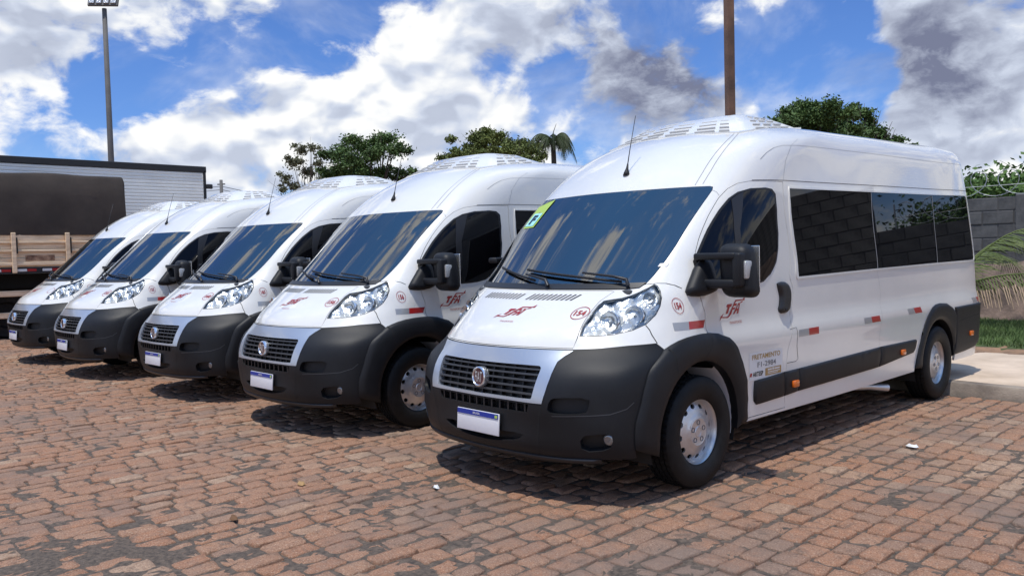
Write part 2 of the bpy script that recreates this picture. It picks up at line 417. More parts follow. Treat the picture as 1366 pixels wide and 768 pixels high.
def ev(k,Y,M,t):
    i=np.clip(np.searchsorted(k,t,side='right')-1,0,len(k)-2);h=k[i+1]-k[i]
    a=(k[i+1]-t)/h;b=(t-k[i])/h
    sh=(...,)+(None,)*(Y.ndim-1)
    a,b,h=a[sh],b[sh],h[sh]
    return a*Y[i]+b*Y[i+1]+((a**3-a)*M[i]+(b**3-b)*M[i+1])*h*h/6
_MV=spl(VK,CT)
def cols(v): return ev(VK,CT,_MV,np.asarray(v,float))  # (n,NU,3)
# mirrored in u so the centre line is smooth: extend knots to negative side
UKX=np.concatenate([-UK[:0:-1],UK])
def S(u,v):
    u=np.asarray(u,float).ravel();v=np.asarray(v,float).ravel()
    uv,inv=np.unique(v,return_inverse=True)
    C=cols(uv)                                    # rows,NU,3
    Cm=C[:,:0:-1].copy();Cm[...,0]*=-1
    Y=np.concatenate([Cm,C],1).transpose(1,0,2)   # 2NU-1,rows,3
    M=spl(UKX,Y)
    i=np.clip(np.searchsorted(UKX,u,side='right')-1,0,len(UKX)-2);h=UKX[i+1]-UKX[i]
    a=((UKX[i+1]-u)/h)[:,None];b=((u-UKX[i])/h)[:,None];h=h[:,None]
    return a*Y[i,inv]+b*Y[i+1,inv]+((a**3-a)*M[i,inv]+(b**3-b)*M[i+1,inv])*h*h/6
def N(u,v):
    e=1e-3
    du=S(np.asarray(u)+e,v)-S(np.asarray(u)-e,v)
    dv=S(u,np.clip(np.asarray(v)+e,0,VK[-1]))-S(u,np.clip(np.asarray(v)-e,0,VK[-1]))
    n=np.cross(du,dv);return n/(np.linalg.norm(n,axis=1)[:,None]+1e-12)
# inverse maps: side view (y, z) and front view (x, z) -> surface parameters
_gu = np.linspace(0, UK[-1], 240); _gv = np.linspace(0, VK[-1], 110)
_GU, _GV = [q.ravel() for q in np.meshgrid(_gu, _gv)]
_GP = S(_GU, _GV)
def inv(dom, A):
    """dom 'S': A = (y, z) on the left flank; dom 'F': A = (x, z) on the front"""
    A = np.asarray(A, float).reshape(-1, 2); ax = 1 if dom == 'S' else 0
    sg = np.ones(len(A)) if dom == 'S' else np.where(A[:, 0] < 0, -1.0, 1.0)
    B = A.copy()
    if dom == 'F': B[:, 0] = np.abs(B[:, 0])
    m = np.where((_GU > .85) & (_GU < 6.55) if dom == 'S' else (_GU < 1.35))[0]
    U = np.empty(len(A)); V = np.empty(len(A))
    for i, b in enumerate(B):
        k = m[np.argmin((_GP[m, ax] - b[0]) ** 2 + (_GP[m, 2] - b[1]) ** 2)]; U[i] = _GU[k]; V[i] = _GV[k]
    for _ in range(6):
        p = S(U, V); e = 1e-4; pu = (S(U + e, V) - p) / e; pv = (S(U, V + e) - p) / e
        r = B - p[:, [ax, 2]]; a, b_, c_, d_ = pu[:, ax], pv[:, ax], pu[:, 2], pv[:, 2]
        det = a * d_ - b_ * c_; det = np.where(np.abs(det) < 1e-6, 1e-6, det)
        U = U + np.clip((d_ * r[:, 0] - b_ * r[:, 1]) / det, -.1, .1); V = np.clip(V + np.clip((a * r[:, 1] - c_ * r[:, 0]) / det, -.1, .1), 0, VK[-1])
    return np.stack([U * sg, V], 1)
def surf(UV, off):
    U = UV[:, 0]; V = UV[:, 1]; s = np.where(U < 0, -1.0, 1.0); P = S(np.abs(U), V); n = N(np.abs(U), V)
    P[:, 0] *= s; n[:, 0] *= s
    return P + n * (off[:, None] if isinstance(off, np.ndarray) else off), n
def mesh_custom(name, V, F, NRM, m, parent):
    me = bpy.data.meshes.new(name); me.from_pydata(np.asarray(V).tolist(), [], np.asarray(F).tolist()); me.update()
    me.polygons.foreach_set('use_smooth', np.ones(len(me.polygons), dtype=bool))
    if NRM is not None: me.normals_split_custom_set_from_vertices([tuple(q) for q in NRM])
    return link(name, me, m, parent)
def panel(name, outer, m, parent, holes=(), off=.0, depth=.012, sp=.05, bevel=0.0, relief=None, mir=False, flat=False, skirt_holes=None, bsp=None, calm=None):
    """a piece of the body surface with returned edges; bevel > 0 makes it a raised, rounded moulding"""
    if mir: outer = [(-a, b) for a, b in outer]; holes = [[(-a, b) for a, b in h] for h in holes]
    rings = (bevel * .35, bevel) if bevel else ()
    uv, F, ou, ho = cdt(outer, holes, sp, rings, bsp)
    if bevel:
        dd = dist_poly(uv, ou)
        for h in ho: dd = np.minimum(dd, dist_poly(uv, h))
        t = np.clip(dd / bevel, 0, 1); o = off * (.30 + .70 * np.sqrt(np.clip(1 - (1 - t) ** 2, 0, 1)))
    else: o = np.full(len(uv), float(off))
    if relief is not None: o = o + relief(uv)
    P, n = surf(uv, o)
    if calm is not None:      # pressed glass: normals follow one smooth low-order curve
        s_ = uv - uv.mean(0); a_, b_ = s_[:, 0], s_[:, 1]
        A_ = np.stack([np.ones(len(a_)), a_, b_] + ([a_ * a_, a_ * b_, b_ * b_] if calm > 1 else []), 1) if calm else np.ones((len(a_), 1))
        n = A_ @ np.linalg.lstsq(A_, n, rcond=None)[0]; n /= np.linalg.norm(n, axis=1)[:, None]
    V = [P]; NR = [n]; FF = [F]
    E = border(F); k = len(P)
    if depth and E:
        ids = sorted({i for e in E for i in e}); mp = {a: j for j, a in enumerate(ids)}
        top = P[ids]; bot, _ = surf(uv[ids], o[ids] - depth); q = len(ids)
        V += [top, bot]; en = np.zeros((q, 3))
        for a, b in E:
            t = P[b] - P[a]; w = np.cross(t, n[a]); w /= np.linalg.norm(w) + 1e-12
            en[mp[a]] += w; en[mp[b]] += w
        en /= np.linalg.norm(en, axis=1)[:, None] + 1e-12; NR += [en, en]
        sk = []
        for a, b in E:
            i, j = mp[a], mp[b]; sk += [(k + j, k + i, k + q + i), (k + j, k + q + i, k + q + j)]
        FF.append(np.array(sk))
    V = np.concatenate(V); NR = np.concatenate(NR); FF = np.concatenate(FF)
    plain = bevel or relief is not None
    if plain:
        o_ = mesh_custom(name, V, FF, None, m, parent); o_.data.set_sharp_from_angle(angle=R(50)); return o_
    return mesh_custom(name, V, FF, NR, m, parent)
def ribbon_uv(line, w, closed=False):
    """thin strip polygon about a polyline in parameter space"""
    L = np.array(resample(line, .06, closed)); t = np.gradient(L, axis=0)
    if closed: t = np.roll(L, -1, 0) - np.roll(L, 1, 0)
    t /= np.linalg.norm(t, axis=1)[:, None] + 1e-12; n = np.stack([-t[:, 1], t[:, 0]], 1) * w * .5
    return L + n, L - n
def ribbon(name, lines, w, m, parent, off=.0012, mirs=(False,), closed=False):
    V = []; F = []
    for line in lines:
        for mi in mirs:
            a, b = ribbon_uv([(-x, y) for x, y in line] if mi else line, w, closed)
            pa, _ = surf(a, off); pb, _ = surf(b, off); k = len(V); n = len(a)
            V += list(pa) + list(pb)
            for i in range(n if closed else n - 1):
                j = (i + 1) % n; F.append((k + i, k + n + i, k + n + j, k + j))
    return pyd(name, V, F, m, parent, smooth=True)
# ------------------------------------------------------------------ lettering
def text_mesh(txt, size=1.0, bold=0.0, shear=0.0, squeeze=1.0):
    cu = bpy.data.curves.new('lettering', 'FONT'); cu.body = txt; cu.size = size; cu.offset = bold; cu.shear = shear
    cu.align_x = 'CENTER'; cu.align_y = 'CENTER'; cu.resolution_u = 3
    o = bpy.data.objects.new('lettering', cu); COL.objects.link(o)
    dg = bpy.context.evaluated_depsgraph_get(); me = bpy.data.meshes.new_from_object(o.evaluated_get(dg))
    V = np.array([tuple(v.co)[:2] for v in me.vertices]) if len(me.vertices) else np.zeros((0, 2)); F = [list(p.vertices) for p in me.polygons]
    bpy.data.objects.remove(o); bpy.data.curves.remove(cu); bpy.data.meshes.remove(me)
    V[:, 0] *= squeeze; return V, F
def fit(VF, w, h, c=(0, 0)):
    V, F = VF; lo, hi = V.min(0), V.max(0); s = np.array([w, h]) / (hi - lo)
    return (V - (lo + hi) / 2) * s + np.array(c), F
def ring2(r0, r1, n=36, sx=1.0):
    a = np.linspace(0, 2 * math.pi, n, endpoint=False); A = np.stack([np.cos(a) * sx, np.sin(a)], 1)
    return np.concatenate([A * r1, A * r0]), [(i, (i + 1) % n, n + (i + 1) % n, n + i) for i in range(n)]
def disc2(r, n=36): 
    a = np.linspace(0, 2 * math.pi, n, endpoint=False); return np.stack([np.cos(a), np.sin(a)], 1) * r, [tuple(range(n))]
def poly2(p): return np.array(p, float), [tuple(range(len(p)))]
def join2(*L):
    V = []; F = []; k = 0
    for v, f in L: V.append(np.asarray(v, float)); F += [tuple(i + k for i in q) for q in f]; k += len(v)
    return np.concatenate(V), F
def decal(name, VF, dom, org, m, parent, off=.0030, sc=(1.0, 1.0), slope=0.0):
    """flat print laid on the body; local (a, b) metres about org in side or front view"""
    V, F = VF
    A = np.stack([org[0] + V[:, 0] * sc[0], org[1] + V[:, 1] * sc[1] + V[:, 0] * slope], 1)
    P, n = surf(inv(dom, A), off)
    o = pyd(name, P, F, m, parent)
    return o
def logo2():
    """slanted letters T, F and A with an S-shaped double arrow through them, about 1 wide"""
    sh = lambda p: [(x + .42 * (y - .3), y) for x, y in p]
    Tt = sh([(.20, .52), (.20, .40), (.27, .40), (.27, .14), (.37, .14), (.37, .40), (.44, .40), (.44, .52)])
    F1 = sh([(.54, .52), (.54, .42), (.68, .42), (.68, .52)]); F2 = sh([(.54, .36), (.54, .28), (.65, .28), (.65, .36)]); F3 = sh([(.50, .28), (.50, .08), (.56, .08), (.56, .28)])
    A = [sh([(.64, .10), (.72, .10), (.76, .22), (.76, .40), (.74, .48)]), sh([(.76, .22), (.82, .22), (.82, .30), (.76, .30)]), sh([(.82, .10), (.91, .10), (.84, .52), (.74, .52), (.74, .48), (.82, .40)])]
    sw = [[(-.02, .0), (.30, -.03), (.40, .03), (.34, .06), (.28, .02), (.0, .04)], [(.40, .03), (.66, .52), (.61, .52), (.34, .06)], [(.66, .52), (.74, .60), (1.06, .62), (1.06, .66), (.70, .66), (.61, .52)]]
    ah = [[(-.10, -.12), (.01, .02), (.12, .18), (-.04, .06)], [(1.02, .63), (1.16, .60), (1.18, .80), (1.10, .68)], [(.92, .50), (1.04, .54), (1.10, .58), (.98, .58)]]
    return join2(*[poly2(p) for p in [Tt, F1, F2, F3] + A + sw + ah])
def decals_for(root, num):
    L = logo2(); L = (L[0] - np.array([.53, .28]), L[1])
    sub = lambda c, s: (fit(text_mesh('TRANSPORTES', 1), s, s * .115, c))
    # bonnet: local b runs up the slope, so heights are scaled by its sine
    decal('logo', (L[0] * .225, L[1]), 'F', (.01, 1.122), 'red', root, sc=(1, .40), slope=.02)
    decal('logo', sub((.02, -.105), .125), 'F', (.01, 1.125), 'red', root, sc=(1, .52))
    decal('logo', (L[0] * .250, L[1]), 'S', (1.36, 1.103), 'red', root, sc=(1, .66))
    decal('logo', sub((.02, -.085), .15), 'S', (1.375, 1.103), 'red', root)
    if num:
        t = fit(text_mesh(num, 1, .03), .070, .044)
        decal('fleet_number', join2(ring2(.050, .0545), t), 'F', (.515, 1.128), 'red', root, sc=(1, .66))
        t = fit(text_mesh(num, 1, .03), .058, .042)
        decal('fleet_number', join2(ring2(.046, .0495), t), 'S', (.812, 1.160), 'red', root, sc=(.78, 1))
    else:
        decal('fleet_number', ring2(.050, .0545), 'F', (.515, 1.128), 'red', root, sc=(1, .66))
        decal('fleet_number', ring2(.046, .0495), 'S', (.812, 1.160), 'red', root, sc=(.78, 1))
# ------------------------------------------------------------------ outlines on the van, in surface parameters
WS = [(0, 1.268), (.30, 1.268), (.60, 1.268), (.72, 1.272), (.79, 1.286), (.826, 1.315), (.848, 1.40), (.875, 1.52), (.905, 1.66), (.928, 1.82), (.950, 1.98), (.968, 2.12), (.974, 2.19), (.962, 2.228), (.93, 2.238), (.6, 2.240), (.3, 2.240), (0, 2.240)]
WS_FULL = WS + [(-a, b) for a, b in WS[-2:0:-1]]
HOOD = [(0, .778), (.30, .778), (.602, .774), (.606, .84), (.597, .92), (.588, 1.0), (.586, 1.09), (.592, 1.16), (.616, 1.21), (.640, 1.252), (.60, 1.258), (.3, 1.258), (0, 1.258)]
HOOD_FULL = HOOD + [(-a, b) for a, b in HOOD[-2:0:-1]]
LAMP = [(.618, .857), (.606, .93), (.602, 1.03), (.606, 1.13), (.622, 1.165), (.68, 1.180), (.729, 1.191), (.775, 1.214), (.813, 1.24), (.863, 1.289), (.885, 1.318), (.915, 1.300), (.955, 1.255), (.995, 1.19), (1.014, 1.11), (1.012, 1.03), (.98, .947), (.913, .898), (.813, .868), (.712, .857)]
DOOR = [(2.305, .13), (2.288, .269), (2.221, .40), (2.12, .514), (1.986, .636), (1.835, .767), (1.718, .812), (1.601, .828), (1.584, .849), (1.467, .963), (1.366, 1.077), (1.285, 1.19), (1.205, 1.31), (1.135, 1.42), (1.098, 1.51), (1.074, 1.60), (1.064, 1.714), (1.062, 1.926), (1.070, 2.105), (1.098, 2.203), (1.148, 2.262), (1.225, 2.288), (1.349, 2.293), (1.45, 2.297), (1.572, 2.298), (1.62, 2.25), (1.785, 2.073), (2.07, 1.763), (2.254, 1.501), (2.455, 1.216), (2.606, .881), (2.69, .522), (2.724, .367), (2.75, .2), (2.76, .13)]
DGLASS = [(1.100, 1.52), (1.108, 1.64), (1.118, 1.80), (1.140, 1.98), (1.165, 2.097), (1.198, 2.154), (1.265, 2.190), (1.399, 2.203), (1.483, 2.192), (1.567, 2.146), (1.718, 1.985), (1.902, 1.750), (1.975, 1.616), (2.036, 1.469), (2.053, 1.355), (2.02, 1.298), (1.93, 1.272), (1.80, 1.262), (1.50, 1.262), (1.30, 1.30), (1.17, 1.40)]
WINS = [[(1.735, 2.228), (2.556, 2.228), (3.540, 2.228), (3.942, 1.320), (3.2, 1.31), (2.522, 1.300), (2.36, 1.50), (2.13, 1.80), (1.90, 2.06)],
        [(3.548, 2.228), (4.4, 2.231), (5.250, 2.233), (5.384, 1.330), (4.6, 1.325), (3.950, 1.320)],
        [(5.258, 2.233), (5.9, 2.236), (6.40, 2.238), (6.425, 2.22), (6.455, 1.36), (6.43, 1.336), (5.392, 1.330)]]
BUMP_EDGE = [(1.165, .06), (1.165, .122), (1.165, .277), (1.182, .384), (1.196, .506), (1.182, .636), (1.162, .745)]
BUMPER = [(0, .012), (.3, .014), (.46, .03), (.7, .05), (.95, .06)] + BUMP_EDGE + [(1.09, .792), (.913, .783), (.763, .768), (.612, .760)]
BUMPER_FULL = BUMPER + [(0, .765)] + [(-a, b) for a, b in BUMPER[:0:-1]]
SILVER = [(.612, .757), (.578, .71), (.553, .661), (.556, .60), (.556, .53), (.548, .46), (.530, .384)]
SILVER_FULL = SILVER + [(.44, .382), (0, .382), (-.44, .382)] + [(-a, b) for a, b in SILVER[::-1]] + [(-.3, .762), (0, .763), (.3, .762)]
GR = [(.44, .404), (.452, .42), (.470, .58), (.462, .612), (.44, .622)]
GRILLE = [(0, .404)] + GR + [(0, .622)] + [(-a, b) for a, b in GR[::-1]]
GRILLE = smooth_poly(GRILLE, 1)
LOWG = [(-.425, .374), (-.41, .322), (.41, .322), (.425, .374)]
SLOT = smooth_poly([(.565, .338), (.58, .412), (.62, .428), (.835, .432), (.835, .378), (.81, .338), (.63, .327)], 1)
FOG = smooth_poly([(.779, .204), (.897, .222), (1.0, .225), (1.012, .18), (.975, .128), (.779, .108)], 1)
INTK = smooth_poly([(-.40, .195), (-.32, .145), (-.15, .118), (0, .112), (.15, .118), (.32, .145), (.40, .195), (.0, .178)], 1)
def arc_uv(cy, cz, r, a0, a1, n=22):
    a = np.radians(np.linspace(a0, a1, n)); return [tuple(q) for q in inv('S', np.stack([cy + r * np.cos(a), cz + r * np.sin(a)], 1))]
ARCH_IN = arc_uv(.955, .375, .432, 193, -9)                # front wheel opening
ARCH_OUT = [(1.162, .745), (1.20, .775), (1.249, .797), (1.32, .814), (1.399, .823), (1.50, .828), (1.601, .826), (1.718, .810), (1.835, .765), (1.986, .636), (2.12, .514), (2.221, .40), (2.283, .269), (2.30, .118)]
RARCH_IN = arc_uv(4.985, .385, .392, 186, 0)
RARCH_OUT = [(4.985, .135), (5.02, .277), (5.07, .441), (5.154, .62), (5.20, .69), (5.254, .738), (5.33, .764), (5.422, .772), (5.59, .758), (5.724, .690), (5.86, .60), (5.90, .40), (5.90, .17)]
FARCH_HOLE = [(1.165, .09), BUMP_EDGE[1]] + BUMP_EDGE[2:] + ARCH_OUT[1:] + [(2.30, .09)]
RARCH_HOLE = [(4.985, .09)] + RARCH_OUT + [(5.90, .09)]
def grow(poly, k):
    P = np.array(poly, float); t = np.roll(P, -1, 0) - np.roll(P, 1, 0); t /= np.linalg.norm(t, axis=1)[:, None] + 1e-12
    n = np.stack([t[:, 1], -t[:, 0]], 1); ar = np.sum(P[:, 0] * np.roll(P[:, 1], -1) - np.roll(P[:, 0], -1) * P[:, 1])
    return [tuple(q) for q in P + n * (k if ar > 0 else -k)]
neg = lambda p: [(-a, b) for a, b in p]
def make_van():
    r = empty('minibus')
    # ---- body shell: right half and left half of one mesh
    lo, hi = .104, VK[-1] - .001
    rect = [(0, lo), (UK[-1], lo), (UK[-1], hi), (0, hi)]
    cut = [WS_FULL, grow(BUMPER_FULL, .004), grow(HOOD_FULL, .005), grow(LAMP, .003), grow(DOOR, .0055), FARCH_HOLE, RARCH_HOLE]
    gu = np.unique(np.concatenate([np.linspace(0, 1.6, 26), np.linspace(1.6, 6.4, 48), np.linspace(6.4, UK[-1], 14)]))
    gv = np.unique(np.concatenate([np.linspace(lo, 1.3, 22), np.linspace(1.3, hi, 34)]))
    pts = [(a, b) for a in gu for b in gv]; G = np.array(pts)
    keep = np.ones(len(G), bool)
    for c in cut: keep &= ~inside(G, c) & (dist_poly(G, c) > .012)
    pts = [tuple(q) for q in G[keep]]; ed = []
    for c in cut:
        c = resample(c, .05)
        c = [(max(a, 0.0), b) for a, b in c] if min(a for a, b in c) < 0 else c
        k = len(pts); pts += c; ed += [(k + i, k + (i + 1) % len(c)) for i in range(len(c))]
    k = len(pts); pts += rect; ed += [(k + i, k + (i + 1) % 4) for i in range(4)]
    v, e, f, *_ = geometry.delaunay_2d_cdt([Vector(p) for p in pts], ed, [], 0, 1e-6)
    uv = np.array([tuple(q) for q in v]); F = np.array([t for t in f if len(t) == 3], int)
    C = uv[F].mean(1); ok = inside(C, rect)
    for c in cut: ok &= ~inside(C, c)
    a = uv[F[:, 1]] - uv[F[:, 0]]; b = uv[F[:, 2]] - uv[F[:, 0]]; ar = a[:, 0] * b[:, 1] - a[:, 1] * b[:, 0]
    F[ar < 0] = F[ar < 0][:, ::-1]; F = F[ok & (np.abs(ar) > 1e-9)]
    P, n = surf(uv, 0.0); k = len(P)
    E = [q for q in border(F) if not (uv[q[0], 0] < 1e-6 and uv[q[1], 0] < 1e-6)]
    ids = sorted({i for q in E for i in q}); mp = {q: j for j, q in enumerate(ids)}; m_ = len(ids)
    bot, _ = surf(uv[ids], -.022); en = np.zeros((m_, 3))
    for i, j in E:
        w = np.cross(P[j] - P[i], n[i]); w /= np.linalg.norm(w) + 1e-12; en[mp[i]] += w; en[mp[j]] += w
    en /= np.linalg.norm(en, axis=1)[:, None] + 1e-12
    sk = []
    for i, j in E: sk += [(k + mp[j], k + mp[i], k + m_ + mp[i]), (k + mp[j], k + m_ + mp[i], k + m_ + mp[j])]
    V = np.concatenate([P, P[ids], bot]); NR = np.concatenate([n, en, en]); F = np.concatenate([F, np.array(sk)])
    Vm = V.copy(); Vm[:, 0] *= -1; Nm = NR.copy(); Nm[:, 0] *= -1
    mesh_custom('body', np.concatenate([V, Vm]), np.concatenate([F, F[:, ::-1] + len(V)]), np.concatenate([NR, Nm]), 'white', r)
    # ---- bonnet, windscreen
    hd = panel('bonnet', HOOD_FULL, 'white', r, sp=.06)
    for (u0, u1) in ((-.47, -.065), (.035, .40)):
        for i in range(11):
            u = u0 + (u1 - u0) * i / 10; q, _ = surf(np.array([(u - .030, 1.165), (u - .016, 1.165), (u + .030, 1.222), (u + .016, 1.222)]), .0022)
            pyd('bonnet_slot', q, [(0, 1, 2, 3)], 'gap', hd)
    ws = panel('windscreen', grow(WS_FULL, -.004), 'wind', r, sp=.07, depth=.004, calm=2)
    ws2 = grow(WS_FULL, -.030); panel('windscreen_border', grow(WS_FULL, -.002), 'trim', ws, holes=[ws2], off=-.006, depth=.002, sp=.05)
    cw = [(-.80, 1.284), (-.72, 1.272), (0, 1.268), (.72, 1.272), (.80, 1.284), (.825, 1.33), (.60, 1.322), (0, 1.318), (-.60, 1.322), (-.825, 1.33)]
    panel('scuttle', cw, 'trim', r, off=.007, depth=.01, sp=.04)
    # ---- bumper with its openings, silver panel, grille
    bp = panel('front_bumper', BUMPER_FULL, 'plastic', r, holes=[SILVER_FULL, LOWG, SLOT, neg(SLOT), FOG, neg(FOG), INTK], off=.0, depth=.055, sp=.05)
    sv = panel('grille_surround', grow(SILVER_FULL, -.003), 'silver', r, holes=[GRILLE], off=.003, depth=.045, sp=.045)
    panel('grille_backing', grow(GRILLE, .012), 'black', r, off=-.050, depth=0, sp=.1)
    for v_ in (.436, .476, .516, .556, .594):
        panel('slat', [(-.475, v_ - .0065), (.475, v_ - .0065), (.475, v_ + .0065), (-.475, v_ + .0065)], 'slat', sv, off=-.006, depth=.03, sp=.08)
    for i in range(11):
        u = -.43 + .086 * i; panel('grille_bar', [(u - .006, .405), (u + .006, .405), (u + .006, .62), (u - .006, .62)], 'black', sv, off=-.022, depth=.022, sp=.08)
    panel('lower_grille', grow(LOWG, .01), 'black', r, off=-.045, depth=0, sp=.1)
    for i in range(12):
        u = -.39 + .071 * i; panel('grille_bar', [(u - .006, .322), (u + .006, .322), (u + .006, .374), (u - .006, .374)], 'trim', bp, off=-.006, depth=.03, sp=.08)
    for s in (0, 1):
        panel('bumper_pocket', grow(SLOT, .01) if not s else neg(grow(SLOT, .01)), 'black', bp, off=-.05, depth=0, sp=.1)
        panel('bumper_pocket', grow(FOG, .01) if not s else neg(grow(FOG, .01)), 'black', bp, off=-.05, depth=0, sp=.1)
    panel('lower_intake', grow(INTK, .01), 'black', bp, off=-.045, depth=0, sp=.1)
    ribbon('panel_gap', [[(.530, .390), (.505, .30), (.485, .16), (.468, .04)]], .005, 'gap', bp, mirs=(False, True))
    # lower lip, and a pale strip painting the lit edge below each side slot
    lp_ = [(-.90, .030), (-.46, .004), (0, .002), (.46, .004), (.90, .030), (.90, .062), (.46, .052), (0, .046), (-.46, .052), (-.90, .062)]
    panel('lower_lip', lp_, 'trim', bp, off=.014, depth=.03, sp=.06, bevel=.012)
    for s in (False, True):
        ribbon('crease_highlight', [[(.60, .318), (.83, .328), (.98, .338), (1.09, .365), (1.135, .40)]], .006, 'slat', bp, off=.0016, mirs=(s,))
    # ---- emblem
    em = MB(); fr = frame_to((0.0, -.024, .733), (0, -1, .10))
    em.lathe([(-.03, .044), (.004, .050), (.010, .056), (.006, .063), (-.006, .066), (-.03, .066)], 40, fr); e_ = em.build('emblem', 'chrome', r, angle=40, smooth=True)
    q = MB(); q.lathe([(.003, .0), (.004, .051)], 32, fr); q.build('emblem_face', 'emred', e_)
    Vt, Ft = fit(text_mesh('FIAT', 1, .01), .066, .066); pyd('emblem_letters', [(x, -.0295 + y * .1, .733 + y) for x, y in Vt], Ft, 'chrome', e_)
    # ---- number plate
    q = MB(); rt = Matrix.Rotation(R(-4), 3, 'X'); q.bbox((0, -.043, .449), (.408, .010, .138), .006, 2, rt); pl = q.build('number_plate', 'pwhite', r, angle=40, smooth=True)
    q = MB(); q.box((0, -.0465, .500), (.394, .004, .030), rt); q.build('plate_band', 'pblue', pl)
    Vt, Ft = fit(text_mesh('BRASIL', 1, .01), .070, .014); pyd('plate_lettering', [(x - .005, -.0505, .5005 + y) for x, y in Vt], Ft, 'pwhite', pl)
    q = MB(); q.box((.180, -.0475, .499), (.024, .0036, .018), rt); q.build('plate_flag', 'green', pl)
    # ---- lamps
    for s in (1, -1):
        lp = LAMP if s > 0 else neg(LAMP)
        hl = panel('headlight', grow(lp, .004), 'reflector', r, off=-.026, depth=0, sp=.022, relief=lambda uv: .011 * np.sin(uv[:, 0] * 34 + 1) * np.sin(uv[:, 1] * 23) + .008 * np.sin(uv[:, 0] * 71 + uv[:, 1] * 55) - .012 * (dist_poly(uv, lp) > .03))
        panel('lamp_rim', grow(lp, .001), 'trim', hl, holes=[grow(lp, -.0035)], off=-.0015, depth=.008, sp=.05)
        panel('lens', grow(lp, -.003), 'lens', hl, off=.004, depth=.003, sp=.05)
        for (u, v, rad, dep) in ((.740, .985, .064, -.012), (.875, 1.04, .062, -.018), (.905, 1.205, .036, -.018)):
            c_, n_ = surf(np.array([(u * s, v)]), dep); ax = (n_[0] * .35 + np.array([.10 * s, -.85, .05])); fr = frame_to(c_[0], ax)
            b = MB(); b.lathe([(-.038, .012), (-.032, rad * .6), (-.014, rad * .88), (0, rad * .97), (.004, rad), (0, rad * 1.05), (-.03, rad * 1.06)], 28, fr); bw = b.build('lamp_bowl', 'chrome', hl, smooth=True, angle=40)
            b = MB(); b.lathe([(-.04, .010), (-.012, .010), (-.004, .007), (-.002, .0)], 12, fr); b.build('bulb', 'clearlamp', hl, smooth=True)
        c_, n_ = surf(np.array([(.968 * s, .186)]), -.006); fr = frame_to(c_[0], n_[0] * .3 + np.array([.05 * s, -.8, 0]))
        b = MB(); b.lathe([(-.05, .034), (-.014, .034), (-.010, .030), (-.008, .02), (-.007, .0)], 24, fr); b.build('fog_lamp', 'foglens', r, smooth=True, angle=40)
    # ---- wings: seam, wheel-arch trims
    mi = (False, True)
    ribbon('panel_gap', [[(.98, .938), (1.02, .897), (1.048, .857), (1.098, .794)]], .005, 'gap', r, mirs=mi)
    ribbon('panel_gap', [[(.826, 1.316), (.90, 1.325), (.964, 1.322), (1.04, 1.30), (1.10, 1.27)]], .004, 'gap', r, mirs=mi)
    ribbon('panel_gap', [[(.975, 2.19), (1.02, 2.17), (1.062, 2.13)]], .003, 'greygap', r, mirs=mi)
    for s in (False, True):
        fa = [BUMP_EDGE[1]] + BUMP_EDGE[2:] + ARCH_OUT[1:] + ARCH_IN[::-1]
        k = 8
        wa = panel('wheel_arch_trim', fa, 'plastic', r, off=.030, depth=.07, sp=.05, bevel=.055, mir=s)
        ribbon('panel_gap', [[(1.17, .745), (1.25, .70), (1.32, .64), (1.40, .545)]], .006, 'gap', wa, off=.0312, mirs=(s,))
        ribbon('panel_gap', [[(1.60, .60), (1.60, .69), (1.595, .81)]], .005, 'gap', wa, off=.0312, mirs=(s,))
        ra = [RARCH_OUT[0]] + RARCH_OUT[1:10] + [(5.83, .60), (5.85, .40), (5.85, .17)] + RARCH_IN[::-1]
        panel('wheel_arch_trim', ra, 'plastic', r, off=.026, depth=.07, sp=.05, bevel=.05, mir=s)
        # ---- mouldings along the flank
        for pc in ([(2.326, .372), (2.682, .388), (2.735, .213), (2.455, .204), (2.40, .204), (2.366, .235)], [(2.690, .388), (2.884, .390), (2.915, .222), (2.743, .213)],
                   [(2.892, .390), (4.195, .411), (4.212, .240), (2.923, .222)], [(4.203, .411), (4.93, .404), (4.953, .396), (4.925, .31), (4.89, .285), (4.220, .240)]):
            panel('side_moulding', pc, 'plastic', r, off=.020, depth=.024, sp=.06, bevel=.016, mir=s)
        rc = [(5.80, .685), (6.10, .692), (6.50, .694), (6.60, .692), (6.62, .55), (6.60, .33), (6.52, .235), (6.40, .190), (6.1, .175), (5.86, .165), (5.855, .40), (5.83, .60)]
        rb = panel('rear_moulding', rc, 'plastic', r, off=.020, depth=.03, sp=.06, bevel=.02, mir=s)
        ribbon('panel_gap', [[(5.88, .50), (6.25, .53), (6.45, .535)]], .006, 'gap', rb, off=.0215, mirs=(s,))
        for (u, v) in ((2.835, .290), (4.634, .322), (6.21, .352)):
            c_, n_ = surf(np.array([(u * (-1 if s else 1), v)]), .028); b = MB(); b.bbox(c_[0], (.022, .082, .050), .008, 2); b.build('side_marker', 'amber', r, smooth=True, angle=40)
        # ---- side windows
        for w in WINS:
            panel('side_window', w, 'tint', r, off=.003, depth=.004, sp=.12, mir=s, calm=0)
        for jl in ([(3.544, 2.228), (3.946, 1.320)], [(5.254, 2.233), (5.388, 1.330)]): ribbon('pane_joint', [jl], .011, 'greygap', r, off=.0042, mirs=(s,))
        panel('window_frame', [(1.712, 2.250), (6.42, 2.258), (6.458, 2.24), (6.485, 1.35), (6.45, 1.310), (3.9, 1.296), (2.52, 1.272), (2.49, 1.30), (2.33, 1.50), (2.10, 1.80), (1.88, 2.06)], 'white', r, holes=[WINS[0][:3] + WINS[1][1:3] + WINS[2][1:7] + WINS[1][3:5] + WINS[0][3:]], off=.007, depth=.008, sp=.12, mir=s)
        # ---- front door
        dr = panel('front_door', DOOR, 'white', r, depth=.02, sp=.036, mir=s)
